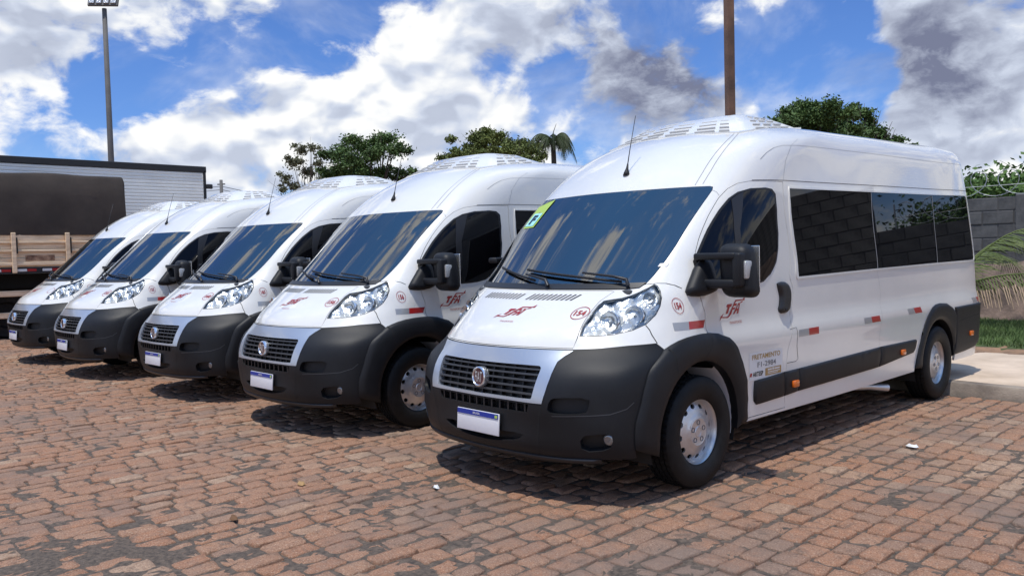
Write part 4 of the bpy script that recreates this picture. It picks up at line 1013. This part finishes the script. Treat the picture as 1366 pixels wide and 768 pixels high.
sheet('lawn', np.linspace(x0, x1, 120), np.linspace(8.1, 12.9, 30), lambda X, Y: .125 + np.clip((Y - 8.1) / .3, 0, 1) * .03 + (fbm(X * 1.5, Y * 1.5, 9, 3) - .5) * .04, M_LAWN)
def bank_z(X, Y): 
    t = np.clip((Y - 12.35) / .62, 0, 1); top = 1.12 + (fbm(X * .6, Y * .3, 41, 3) - .5) * .5
    return .05 + top * (t * t * (3 - 2 * t)) + (fbm(X * 4, Y * 4, 12, 4) - .5) * .16 * np.clip(t * 4, 0, 1)
sheet('earth_bank', np.linspace(x0, x1, 420), np.linspace(12.3, 14.6, 40), bank_z, M_BANK)
# grass blades on the lawn where it shows
nb = 26000; bx = RNG.uniform(-2.6, 2.6, nb); by = RNG.uniform(8.15, 12.7, nb) ; edge = 8.2 + (fbm(bx * 2, bx * 0, 4, 3)) * .35; kp = by > edge; bx, by = bx[kp], by[kp]; nb = len(bx)
bh = RNG.uniform(.035, .085, nb) * (.7 + .8 * fbm(bx * 1.3, by * 1.3, 14, 3)); a_ = RNG.uniform(0, 2 * math.pi, nb); w_ = .007; ln = RNG.normal(0, .03, (nb, 2))
z0 = .145 + (fbm(bx * 1.5, by * 1.5, 9, 3) - .5) * .04
GV = np.stack([np.stack([bx - np.cos(a_) * w_, by - np.sin(a_) * w_, z0], 1), np.stack([bx + np.cos(a_) * w_, by + np.sin(a_) * w_, z0], 1), np.stack([bx + ln[:, 0], by + ln[:, 1], z0 + bh], 1)], 1)
tag(tri_mesh('grass', GV.reshape(-1, 3), np.arange(nb * 3).reshape(-1, 3), M_GRASS), kind='stuff')
# ------------------------------------------------------------------ block wall with razor wire
M_BLOCK = mat('concrete_block', (.105, .102, .100), .95, var=.6, vscale=5, bump=.7, bscale=50, var2=(.075, .074, .076))
M_BLOCK2 = mat('weathered_block', (.20, .19, .175), .95, var=.5, vscale=2.2, bump=.7, bscale=50, var2=(.09, .085, .08))
M_MORTAR = mat('mortar', (.105, .10, .098), .95, bump=.5, bscale=60)
M_WIRE = mat('razor_wire_steel', (.46, .47, .48), .45, metal=.6)
bq = MB(); bq.bbox((0, 0, 0), (.50, .19, .232), .008, 1)
def block_mesh(name, sx, m):
    o = bq.build(name, m, None); me = o.data; me.name = name
    for v in me.vertices: v.co.x *= sx
    bpy.data.objects.remove(o); return me
BM = {(h, k): block_mesh('block', h, mm) for h in (1, .5) for k, mm in ((0, M_BLOCK), (1, M_BLOCK2))}
def block_wall(label, xa, xb, z0, rows, yy, k):
    r = empty('block_wall', ((xa + xb) / 2, yy, z0)); tag(r, label, 'wall')
    g = MB(); g.box((0, .0, rows * .125), (xb - xa - .02, .165, rows * .25)); g.build('mortar', M_MORTAR, r)
    for j in range(rows):
        x = xa + (0 if j % 2 == 0 else -.26)
        while x < xb - .02:
            h = 1
            if x < xa - .01: h = .5; xs = xa
            else: xs = x
            if xs + .52 > xb + .02: h = .5
            cx = xs + (.26 if h == 1 else .13)
            o = bpy.data.objects.new('block', BM[(h, k)]); COL.objects.link(o); o.parent = r
            o.location = (cx - (xa + xb) / 2, random.uniform(-.012, .006), j * .25 + .125); o.rotation_euler = (0, random.uniform(-.008, .008), random.uniform(-.01, .01))
            x += .52
    return r
w1 = block_wall('grey concrete block wall behind the palm, topped with coiled razor wire', -2.2, 4.9, .84, 6, 13.5, 0)
g = MB(); g.bbox((-.49 - 1.35, -.06, .78), (.20, .26, 1.50), .012, 1); g.build('pillar', M_BLOCK, w1)
w2 = block_wall('taller weathered block wall mirrored in the front side window of the nearest minibus', 4.95, 9.6, .84, 11, 13.62, 1)
rw = empty('razor_wire', (1.2, 13.5, 2.34)); tag(rw, 'coiled steel razor wire along the top of the block wall', 'razor wire')
g = MB(); rr = .235; pts = []
nl = 13
for t in np.linspace(0, nl * 2 * math.pi, nl * 22): pts.append((-3.2 + t / (2 * math.pi) * .50 + math.sin(t) * .27, math.cos(t * .5) * .10, .27 + rr * -math.cos(t)))
g.tube(pts, .0065, 5); g.build('wire_coil', M_WIRE, rw, smooth=True)
g = MB()
for p in pts[::3]: g.bbox(p, (.040, .005, .014), .002, 1, Matrix.Rotation(random.uniform(0, 3), 3, 'Y'))
q_ = g.build('barbs', M_WIRE, rw); q_['kind'] = 'stuff'
g = MB(); g.tube([(-3.3, 0, .22), (3.3, 0, .22)], .005, 5); g.build('strand', M_WIRE, rw)
for xx in (-1.62, .9, 3.3):
    g = MB(); g.tube([(xx, .02, -.05), (xx - .03, .02, .50)], .016, 6); g.build('wire_post', M_WIRE, rw)
# ------------------------------------------------------------------ trees and palms
def leaf_mat(name, c, dark):
    m = bpy.data.materials.new(name); m.use_nodes = True; N_ = NT(m.node_tree); b = m.node_tree.nodes['Principled BSDF']
    g = N_.new('ShaderNodeNewGeometry'); n = N_.noise(g.outputs['Position'], .55, 3, .6); at = N_.new('ShaderNodeAttribute', attribute_name='tone')
    cc = N_.mix(N_.mapr(n, .35, .65, 0, 1), dark, c); cc = N_.mix(N_.mapr(at.outputs['Fac'], 0, 1, 0, .8), cc, tuple(min(1, q * 1.75) for q in c))
    N_.lk(cc, b.inputs['Base Color']); b.inputs['Roughness'].default_value = .6; b.inputs['Specular IOR Level'].default_value = .25; return m
M_BARK = mat('bark', (.085, .065, .05), .95, var=.4, vscale=4, bump=.8, bscale=14)
M_LEAF = leaf_mat('dark_leaves', (.080, .130, .036), (.036, .062, .020))
M_LEAF2 = leaf_mat('olive_leaves', (.135, .160, .042), (.065, .085, .024))
M_LEAF3 = leaf_mat('grey_leaves', (.150, .150, .085), (.085, .090, .050))
M_HEDGE = leaf_mat('hedge_leaves', (.085, .145, .036), (.040, .075, .020))
def leaves(name, clumps, n, size, m, parent, flat=.55, dens=1.0):
    """clumps: (centre, radius xyz); small leaf-sized faces on and inside each clump"""
    P = []; Tn = []
    wts = np.array([max(c[1]) ** 2 for c in clumps]); cnt = np.maximum(8, (n * wts / wts.sum())).astype(int)
    for (c, rad), k in zip(clumps, cnt):
        v = RNG.normal(size=(k, 3)); v /= np.linalg.norm(v, axis=1)[:, None]; rr = np.clip(np.abs(RNG.normal(0, .62, k)), .08, 1.5)
        lump = 1 + .30 * np.sin(v[:, 0] * 5 + c[0] * 7) * np.sin(v[:, 1] * 4 + c[1] * 3) * np.cos(v[:, 2] * 5 + c[2])
        p = v * (rr * lump)[:, None] * np.array(rad) + np.array(c); P.append(p); Tn.append(np.clip(RNG.uniform(0, .6, k) + .3 * (RNG.uniform() - .3), 0, 1))
    P = np.concatenate(P); Tn = np.concatenate(Tn); k = len(P)
    a = RNG.normal(size=(k, 3)); a /= np.linalg.norm(a, axis=1)[:, None]; b = np.cross(a, RNG.normal(size=(k, 3))); b /= np.linalg.norm(b, axis=1)[:, None]
    s = size * RNG.uniform(.6, 1.4, k)[:, None]
    V = np.stack([P - a * s, P + b * s * flat, P + a * s, P - b * s * flat], 1).reshape(-1, 3); i = np.arange(k) * 4
    T3 = np.concatenate([np.stack([i, i + 1, i + 2], 1), np.stack([i, i + 2, i + 3], 1)])
    return tri_mesh(name, V, T3, m, parent, attr=np.repeat(Tn, 4))
def limbs(name, base, clumps, r0, parent, fork=.45, top=None):
    g = MB(); b = Vector(base); cc = [Vector(c[0]) for c in clumps]; mean = sum(cc, Vector()) / len(cc); f = b.lerp(mean, fork); f.x = b.x * .6 + f.x * .4
    g.tube([b, b.lerp(f, .5) + Vector((random.uniform(-.2, .2), 0, 0)), f], [r0, r0 * .8, r0 * .65], 9)
    for c in cc:
        mid = f.lerp(c, .5) + Vector((random.uniform(-.3, .3), random.uniform(-.3, .3), random.uniform(-.1, .4))); g.tube([f, mid, c], [r0 * .45, r0 * .26, r0 * .08], 6)
        for _ in range(2):
            e = c + Vector((random.uniform(-1, 1), random.uniform(-1, 1), random.uniform(-.2, .8))); g.tube([mid, mid.lerp(e, .6) + Vector((0, 0, .1)), e], [r0 * .16, r0 * .09, r0 * .03], 5)
    return g.build(name, M_BARK, parent, smooth=True)
def sight(az, dist, el):
    a = R(az); return np.array([CAM[0] + math.sin(a) * dist, CAM[1] + math.cos(a) * dist, CAM[2] + dist * math.tan(R(el))])
def tree(label, cat, dist, spots, base_az, n, size, m, r0=.28, fork=.45, thick=1.0, sub=4, lift=0.0):
    """spots: (azimuth, elevation, half width deg, half height deg); the crown's clumps, each at its own depth"""
    base = sight(base_az, dist, 0); base[2] = 0
    r = empty('tree', base); tag(r, label, cat)
    cl = []; fine = []
    for az, el_, hw, hh in spots:
        dd = dist + random.uniform(-2.0, 2.0) * thick; c = sight(az, dd, el_ + lift) - base; cl.append((tuple(c), (dd * math.tan(R(hw)), dd * math.tan(R(hw)) * thick, dd * math.tan(R(hh)))))
        for _ in range(sub):
            o_ = RNG.normal(size=3) * .85; rr = dd * math.tan(R(hw)) * random.uniform(.45, .8); sub_c = (c[0] + o_[0] * dd * math.tan(R(hw)), c[1] + o_[1] * dd * math.tan(R(hw)) * thick, c[2] + o_[2] * dd * math.tan(R(hh)) * .6); fine.append((tuple(sub_c), (rr, rr, rr * .62)))
    limbs('trunk', (0, 0, -.1), cl, r0, r, fork); leaves('crown', cl + fine, n, size, m, r); return r
tree('thin pale tree with sparse foliage left of the dense dark tree', 'tree', 58, [(-62.4, 5.6, .35, .30), (-61.9, 6.6, .5, .42), (-61.3, 7.4, .42, .35), (-60.6, 7.6, .36, .3), (-61.0, 6.0, .5, .35), (-60.2, 6.6, .35, .3), (-61.9, 5.0, .4, .35), (-60.9, 4.8, .45, .3), (-60.1, 5.3, .35, .3), (-62.6, 4.8, .3, .25)], -60.6, 6000, .095, M_LEAF3, r0=.16, fork=.35, sub=2)
tree('dense dark green tree behind the middle minibuses, left of the aerial', 'tree', 62, [(-58.9, 6.0, .8, .55), (-58.3, 6.9, .9, .55), (-57.2, 7.6, .8, .5), (-56.6, 7.0, .8, .6), (-55.6, 8.2, .9, .42), (-55.0, 7.4, .7, .5), (-57.4, 6.0, .9, .5), (-58.2, 5.3, .8, .4), (-55.8, 5.9, .7, .5), (-54.7, 5.9, .55, .35), (-54.2, 5.4, .4, .25), (-56.5, 5.2, .6, .4), (-59.4, 5.2, .5, .35)], -56.3, 42000, .10, M_LEAF, r0=.34)
tree('umbrella shaped olive green tree standing left of the tall drooping palm', 'tree', 66, [(-49.3, 8.2, .62, .42), (-48.6, 8.35, .62, .40), (-47.9, 7.9, .62, .38), (-49.3, 7.4, .55, .4), (-48.5, 7.3, .5, .3)], -48.2, 20000, .10, M_LEAF2, r0=.26, fork=.6)
tree('low flat topped olive tree at the left foot of the umbrella shaped tree', 'tree', 64, [(-51.2, 6.5, .55, .30), (-50.5, 6.75, .6, .30), (-49.6, 6.7, .6, .32), (-48.8, 6.6, .5, .32)], -50.0, 13000, .10, M_LEAF2, r0=.2, fork=.6, lift=.35)
tree('low rounded olive tree between the umbrella shaped tree and the palm', 'tree', 62, [(-47.2, 6.9, .6, .36), (-46.4, 7.1, .7, .36), (-45.5, 6.9, .7, .45), (-45.9, 6.2, .7, .4), (-46.9, 6.2, .5, .3), (-45.0, 6.0, .5, .5)], -45.9, 20000, .10, M_LEAF2, r0=.22, fork=.6, lift=.45)
tree('broad dark tree behind the nearest minibus, right of the rusty post', 'tree', 40, [(-29.5, 8.2, .7, .35), (-28.6, 8.9, .9, .55), (-27.7, 9.4, 1.0, .55), (-26.7, 9.7, .8, .4), (-26.0, 9.2, 1.0, .55), (-28.3, 7.8, 1.0, .6), (-27.0, 8.2, 1.2, .7), (-25.6, 8.2, 1.0, .7), (-26.3, 7.2, 1.4, .7), (-28.0, 7.0, 1.0, .5), (-24.9, 7.3, 1.0, .6)], -27.0, 60000, .075, M_LEAF, r0=.32, thick=.8, lift=-.75)
tree('lower tree with a gap in its crown right of the broad dark tree', 'tree', 44, [(-24.9, 9.1, .55, .28), (-24.2, 9.0, .7, .32), (-23.4, 9.0, .55, .32), (-23.0, 8.3, .4, .5), (-22.5, 7.6, .6, .5), (-23.8, 7.3, .9, .5), (-21.8, 6.9, .7, .45), (-21.2, 6.4, .5, .35), (-23.0, 6.7, .9, .45), (-24.8, 8.2, .5, .55), (-20.9, 5.9, .4, .25)], -23.6, 36000, .075, M_LEAF, r0=.26, thick=.7, lift=-.55)
# hedge-like thicket above the wall
r = empty('thicket', (.5, 19, 0)); tag(r, 'bright green thicket rising above the grey block wall', 'thicket')
cl = [((random.uniform(-3.8, 4.6), random.uniform(-2.6, -.6), z + random.uniform(-.35, .35)), (random.uniform(.9, 1.5), 1.0, random.uniform(.40, .55))) for z in (1.5, 2.0, 2.3, 2.45) for _ in range(22)]
leaves('foliage', cl, 140000, .062, M_HEDGE, r); limbs('stems', (0, 0, 0), cl[::5], .10, r, .4)
# tall palm with drooping fronds
M_FROND = leaf_mat('palm_leaf', (.065, .085, .035), (.026, .040, .016)); M_FROND2 = leaf_mat('coconut_leaf', (.150, .185, .055), (.075, .105, .030)); M_DRY = mat('dry_leaflets', (.42, .30, .19), .9, var=.3, vscale=5)
def frond(name, base, dirv, length, droop, nl, ll, m, parent, wid=.02, hang=.5, tipm=None, rise=0.0):
    b = Vector(base); d0 = Vector(dirv).normalized(); side = d0.cross(Vector((0, 0, 1))).normalized(); pts = []
    for i in range(13):
        t = i / 12; pts.append(b + d0 * (length * t) + Vector((0, 0, rise * length * math.sin(t * 1.9) - droop * length * t * t)))
    g = MB(); g.tube(pts, [.028 * wid / .02 * (1 - .85 * i / 12) for i in range(13)], 5); dry = MB()
    for i in range(nl):
        t = .10 + .88 * i / (nl - 1); k = min(11, int(t * 12)); p = pts[k].lerp(pts[k + 1], t * 12 - k); tg = (pts[k + 1] - pts[k]).normalized()
        L = ll * (math.sin(math.pi * (.18 + .78 * t)) ** .7) * random.uniform(.88, 1.1)
        for s in (-1, 1):
            dr_ = (side * s * .72 + tg * .60 + Vector((0, 0, -hang * random.uniform(.7, 1.2)))).normalized(); w = tg * wid
            m1 = p + dr_ * L * .55 + Vector((0, 0, -.02 * L)); e = p + dr_ * L + Vector((0, 0, -.30 * L * hang))
            up_ = Vector((0, 0, wid * .25))
            g.add([p - w * .5, p + w * .5, m1 + w * .5 + up_, m1 - w * .5, e], [(0, 1, 2, 3), (3, 2, 4)])
            if tipm and s * tipm > 0: q0 = m1.lerp(e, .0); dry.add([q0 - w * .62, q0 + w * .62, e + w * .3 + dr_ * L * .18, e - w * .3 + dr_ * L * .18], [(0, 1, 2, 3)])
    o = g.build(name, m, parent)
    if dry.V: dry.build('dry_tips', M_DRY, o)
    return o
pb = sight(-43.9, 56, 0); pb[2] = 0; pal = empty('palm_tree', pb); tag(pal, 'tall palm with drooping dark fronds right of the low olive trees', 'palm')
htop = 56 * math.tan(R(7.75)) + 1.5
g = MB(); g.tube([(0, 0, -.1), (.12, 0, htop * .5), (0, 0, htop)], [.24, .19, .17], 9); g.build('trunk', M_BARK, pal, smooth=True)
g = MB(); g.tube([(0, 0, htop), (.05, 0, htop + .7), (.25, .1, htop + 1.25)], [.05, .03, .012], 6); g.build('new_shoot', M_BARK, pal, smooth=True)
for k in range(13):
    a = 2 * math.pi * k / 13 + .2; frond('frond', (0, 0, htop), (math.cos(a), math.sin(a), .1), random.uniform(1.2, 1.8), random.uniform(.8, 1.3), 26, .62, M_FROND, pal, .05, .8, rise=random.uniform(.35, .75))
for k in range(7): 
    a = R(YAW * -57.3 * 0) + random.uniform(-.5, .6); frond('frond', (.25, .1, htop - .2), (math.cos(a), math.sin(a), .1), random.uniform(1.1, 1.5), random.uniform(1.2, 1.9), 28, .75, M_FROND, pal, .06, 1.1, rise=.7)
# young coconut palm on the lawn behind the nearest minibus
cp = empty('coconut_palm', (-.95, 10.9, .1)); tag(cp, 'young coconut palm with arching yellow green fronds on the lawn by the wall', 'palm')
g = MB(); g.tube([(0, 0, 0), (.02, 0, .35), (0, 0, .62)], [.15, .13, .08], 9); g.build('trunk', M_BARK, cp, smooth=True)
for (a, el_, L, dr, dry) in ((-8, .22, 2.3, .28, 1), (12, .72, 2.0, .50, 0), (40, .75, 1.6, .50, 0), (62, .6, 1.6, .5, 0), (120, .6, 1.7, .5, 0), (170, .5, 1.8, .5, 0), (215, .6, 1.6, .5, 0), (262, .5, 1.1, .55, 0), (-60, .50, 1.2, .6, 0)):
    frond('frond', (0, 0, .6), (math.cos(R(a)), math.sin(R(a)), .06), L, dr, 46, .58 if not dry else .48, M_FROND2, cp, .014, .42 if not dry else .85, tipm=(1 if dry else None), rise=el_)
# ------------------------------------------------------------------ poles
M_RUST = mat('rusty_steel', (.19, .105, .07), .85, metal=.2, var=.55, vscale=1.6, bump=.5, bscale=40, var2=(.095, .062, .05))
M_POLE = mat('grey_pole', (.13, .125, .12), .75, var=.2, vscale=1)
p = sight(-31.78, 13.2, 0); ps = empty('steel_post', (p[0], p[1], 0)); tag(ps, 'tall rusty square steel post rising behind the nearest minibus', 'post')
g = MB(); g.bbox((0, 0, 2.75), (.125, .125, 5.5), .012, 2, Matrix.Rotation(R(-30), 3, 'Z')); g.build('lower_post', M_RUST, ps)
g = MB(); g.bbox((0, 0, 6.9), (.108, .108, 2.9), .012, 2, Matrix.Rotation(R(-30), 3, 'Z')); g.build('upper_post', M_RUST, ps)
p = sight(-73.06, 60, 0); fl = empty('floodlight_pole', (p[0], p[1], 0)); tag(fl, 'tall slim floodlight pole rising behind the silver trailer', 'pole')
g = MB(); g.tube([(0, 0, 0), (0, 0, 9), (0, 0, 18.3)], [.24, .19, .15], 10); g.build('pole', M_POLE, fl, smooth=True)
rt = Matrix.Rotation(R(73 - 20), 3, 'Z') @ Matrix.Rotation(R(-22), 3, 'X')
g = MB(); g.bbox(tuple(Vector((0, 0, 19.0))), (1.9, .16, 1.3), .03, 1, rt); hd = g.build('lamp_frame', M_POLE, fl)
for i_ in range(4):
    for j_ in range(2):
        c_ = rt @ Vector((-.68 + .45 * i_, -.13, -.33 + .6 * j_)) + Vector((0, 0, 19.0)); g = MB(); g.bbox(tuple(c_), (.34, .10, .42), .03, 2, rt); g.build('lamp', MT['clearlamp'], hd)
p = sight(-66.55, 90, 0); up = empty('utility_pole', (p[0], p[1], 0)); tag(up, 'short grey utility pole just right of the silver trailer', 'pole')
zt = 1.5 + 90 * math.tan(R(5.42)); g = MB(); g.tube([(0, 0, 0), (0, 0, zt)], [.26, .17], 8); g.build('pole', M_POLE, up, smooth=True)
g = MB(); g.box((0, 0, zt - .45), (.9, .12, .12), Matrix.Rotation(R(30), 3, 'Z')); g.build('crossarm', M_POLE, up)
A0 = sight(-74, 92, 5.1); B0 = sight(-66.55, 90, 5.0); C0 = sight(-58, 92, 4.0)
for dz in (0, -.35):
    g = MB(); pts = [Vector(A0).lerp(Vector(B0), t / 8) + Vector((0, 0, dz - .5 * math.sin(math.pi * t / 8))) for t in range(9)] + [Vector(B0).lerp(Vector(C0), t / 8) + Vector((0, 0, dz - .5 * math.sin(math.pi * t / 8))) for t in range(1, 9)]
    g.tube(pts, .028, 4); tag(g.build('power_line', MT['black']), 'upper thin black power line beside the utility pole' if dz == 0 else 'lower thin black power line beside the utility pole', 'cable', 'power lines')
# ------------------------------------------------------------------ trucks at the left
M_TARP = mat('tarpaulin', (.058, .044, .035), .8, var=.25, vscale=1.5, bump=.5, bscale=5)
M_BOARD = mat('weathered_board', (.86, .66, .45), .9, var=.2, vscale=2.5, stretch=(8, .7, 8), bump=.3, bscale=30, var2=(.66, .47, .30))
M_BOARD2 = mat('worn_board', (.42, .26, .16), .9, var=.6, vscale=9, var2=(.14, .07, .045))
M_ALU = mat('trailer_aluminium', (.90, .90, .86), .6, metal=.0, var=.06, vscale=1.5)
tr = empty('cargo_truck', (-16.7, -1.6, 0)); tag(tr, 'flatbed truck with wooden sideboards under a dark brown tarpaulin', 'truck')
def put(q): q.V = [(a + 16.7, b + 1.6, c) for a, b, c in q.V]; return q
# tarpaulin as a draped, slightly sagging cover
ys = np.concatenate([np.linspace(-6.2, 2.55, 48), np.linspace(2.6, 2.80, 12)]); prof = [(-15.50, 2.17), (-15.47, 2.5), (-15.475, 3.0), (-15.48, 3.42), (-15.53, 3.49), (-16.7, 3.56), (-17.8, 3.47), (-17.9, 3.36), (-17.93, 2.17)]
V_ = []
for j, y in enumerate(ys):
    e_ = min(1, (2.80 - y) / .06); dz_ = .025 * math.sin(y * 1.35 + 1.2) ** 2 + .010 * math.sin(y * 4.1)
    for (x, z) in prof:
        w = .016 * math.sin(y * 7 + z * 3) + .010 * math.sin(y * 3.1 - z * 5) + .012 * math.sin((y - 2.5) * 9 - z * 6) * max(0, 1 - (2.8 - y) / 1.2)
        zz = z - (dz_ if z > 3.2 else 0) - (1 - math.sqrt(max(0, 1 - (1 - e_) ** 2))) * (.07 if z > 3.2 else 0); V_.append((x + w * (1 if x > -16.7 else -1), y + .0, zz))
n_ = len(prof); q = MB(); q.add(V_, [(j * n_ + i_, j * n_ + i_ + 1, (j + 1) * n_ + i_ + 1, (j + 1) * n_ + i_) for j in range(59) for i_ in range(n_ - 1)] + [tuple(59 * n_ + i_ for i_ in range(n_))[::-1], tuple(range(n_))]); put(q).build('tarpaulin', M_TARP, tr, smooth=True, angle=45)
for (z0_, z1_) in ((1.50, 1.69), (1.70, 1.86), (1.87, 2.03), (2.04, 2.20)):
    q = MB(); q.bbox((-15.545, -1.70, (z0_ + z1_) / 2), (.05, 8.96, z1_ - z0_ - .006), .006, 1); put(q).build('sideboard', M_BOARD, tr)
for z in (1.565, 1.84, 2.02):
    q = MB(); q.bbox((-15.50, -1.70, z), (.05, 8.96, .045 if z > 1.6 else .065), .006, 1); put(q).build('rail', M_BOARD, tr)
for y in (-5.6, -4.57, -3.54, -2.51, -1.48, -.46, .56, 1.58, 2.6):
    q = MB(); q.bbox((-15.475, y, 1.80), (.06, .085, .84), .008, 1); put(q).build('stake', M_BOARD, tr)
    q = MB(); q.bbox((-15.465, y + .06, 1.95), (.03, .025, .34), .006, 1); put(q).build('latch', MT['black'], tr)
q = MB(); q.bbox((-15.512, 1.05, 1.69), (.012, .55, .12), .003, 1); put(q).build('worn_patch', M_BOARD2, tr)
q = MB(); q.box((-16.7, -1.7, 1.43), (2.38, 8.96, .13)); put(q).build('bed_frame', MT['trim'], tr)
q = MB(); q.box((-16.7, -1.7, 1.2), (.9, 9.2, .30)); put(q).build('chassis', MT['under'], tr)
for k in range(-13, 4):
    y0_ = .61 + k * .47
    q = MB(); q.bbox((-15.505, y0_ + .09, 1.435), (.008, .18, .055), .002, 1); put(q).build('white_reflector', 'paper' and MT['paper'], tr)
    q = MB(); q.bbox((-15.505, y0_ + .27, 1.435), (.008, .17, .055), .002, 1); put(q).build('red_reflector', MT['sred'], tr)
for z in (.95, .50):
    q = MB(); q.bbox((-15.60, -.6, z), (.06, 5.2, .12), .01, 1); put(q).build('side_guard', M_BOARD, tr)
for y in (-3.0, .45, 1.62):
    for x in (-15.95, -17.45):
        q = MB(); q.lathe([(-.14, .28), (-.15, .45), (-.10, .50), (.10, .50), (.15, .45), (.14, .28), (.05, .24), (.03, .0)], 30, Matrix.Translation((x, y, .50)), False); put(q).build('wheel', MT['tyre'], tr, smooth=True, angle=40)
tb = empty('box_trailer', (-19.8, -.7, 0)); tag(tb, 'long silver box trailer with ribbed sides and a black top rail behind the tarpaulin truck', 'trailer')
def put2(q): q.V = [(a + 19.8, b + .7, c) for a, b, c in q.V]; return q
q = MB(); zz = np.linspace(1.15, 4.0, 33); V_ = []
for k in range(32):
    for (x, z) in ((-18.52, zz[k]), (-18.50, zz[k] + .018), (-18.50, zz[k + 1] - .022), (-18.52, zz[k + 1] - .002)):
        V_ += [(x, -8.0, z), (x, 5.84, z)]
nq = len(V_) // 2; q.add(V_, [(2 * k, 2 * k + 1, 2 * k + 3, 2 * k + 2) for k in range(nq - 1)]); put2(q).build('ribbed_side', M_ALU, tb)
q = MB(); q.box((-19.78, -1.08, 2.60), (2.50, 13.80, 2.86)); put2(q).build('body', M_ALU, tb)
q = MB(); q.bbox((-19.78, -1.04, 4.085), (2.60, 13.96, .17), .012, 1); put2(q).build('top_rail', MT['trim'], tb)
q = MB(); q.bbox((-18.51, 5.89, 2.55), (.06, .07, 3.0), .01, 1); put2(q).build('corner_post', MT['trim'], tb)
for z in (3.62, 2.95):
    q = MB(); q.bbox((-18.47, 6.00, z), (.08, .18, .13), .02, 1); put2(q).build('marker_lamp', MT['trim'], tb)
for y in (-5.0, 2.6, 3.9):
    q = MB(); q.lathe([(-.14, .28), (-.15, .45), (-.10, .50), (.10, .50), (.15, .45), (.14, .28), (.05, .24), (.03, .0)], 26, Matrix.Translation((-18.75, y, .50))); put2(q).build('wheel', MT['tyre'], tb, smooth=True, angle=40)
q = MB(); q.box((-19.78, -1.0, .95), (1.0, 13.0, .40)); put2(q).build('chassis', MT['under'], tb)
# ------------------------------------------------------------------ litter
def scrap(name, at_, size, m, label, cat, seed):
    rs = np.random.default_rng(seed); n = 9; a = np.linspace(0, 2 * math.pi, n, endpoint=False); V_ = [(size * rs.uniform(.6, 1) * math.cos(t), size * .6 * rs.uniform(.6, 1) * math.sin(t), rs.uniform(.0, .008)) for t in a]
    V_ = V_ + [(x * .6, y * .6, z + .012 + rs.uniform(0, .008)) for x, y, z in V_] + [(0, 0, .014)]
    F = [(i_, (i_ + 1) % n, n + (i_ + 1) % n, n + i_) for i_ in range(n)] + [(n + i_, n + (i_ + 1) % n, 2 * n) for i_ in range(n)]
    o = pyd(name, V_, F, m, None, smooth=True); o.location = (at_[0], at_[1], .004); tag(o, label, cat)
scrap('litter', (-.24, -.21), .034, MT['paper'], 'small white scrap on the setts in front of the nearest minibus', 'litter', 1)
scrap('litter', (1.57, 2.85), .06, MT['paper'], 'pale crumpled scrap on the setts right of the nearest minibus', 'litter', 2)
M_DLEAF = mat('dry_leaf', (.40, .24, .10), .8)
scrap('dry_leaf', (-.98, -.77), .05, M_DLEAF, 'yellow brown dry leaf on the setts at the lower left', 'leaf', 3)
scrap('dry_leaf', (-.62, -1.40), .045, mat('brown_leaf', (.16, .08, .035), .8), 'dark brown dry leaf on the setts nearer the lower left corner', 'leaf', 4)
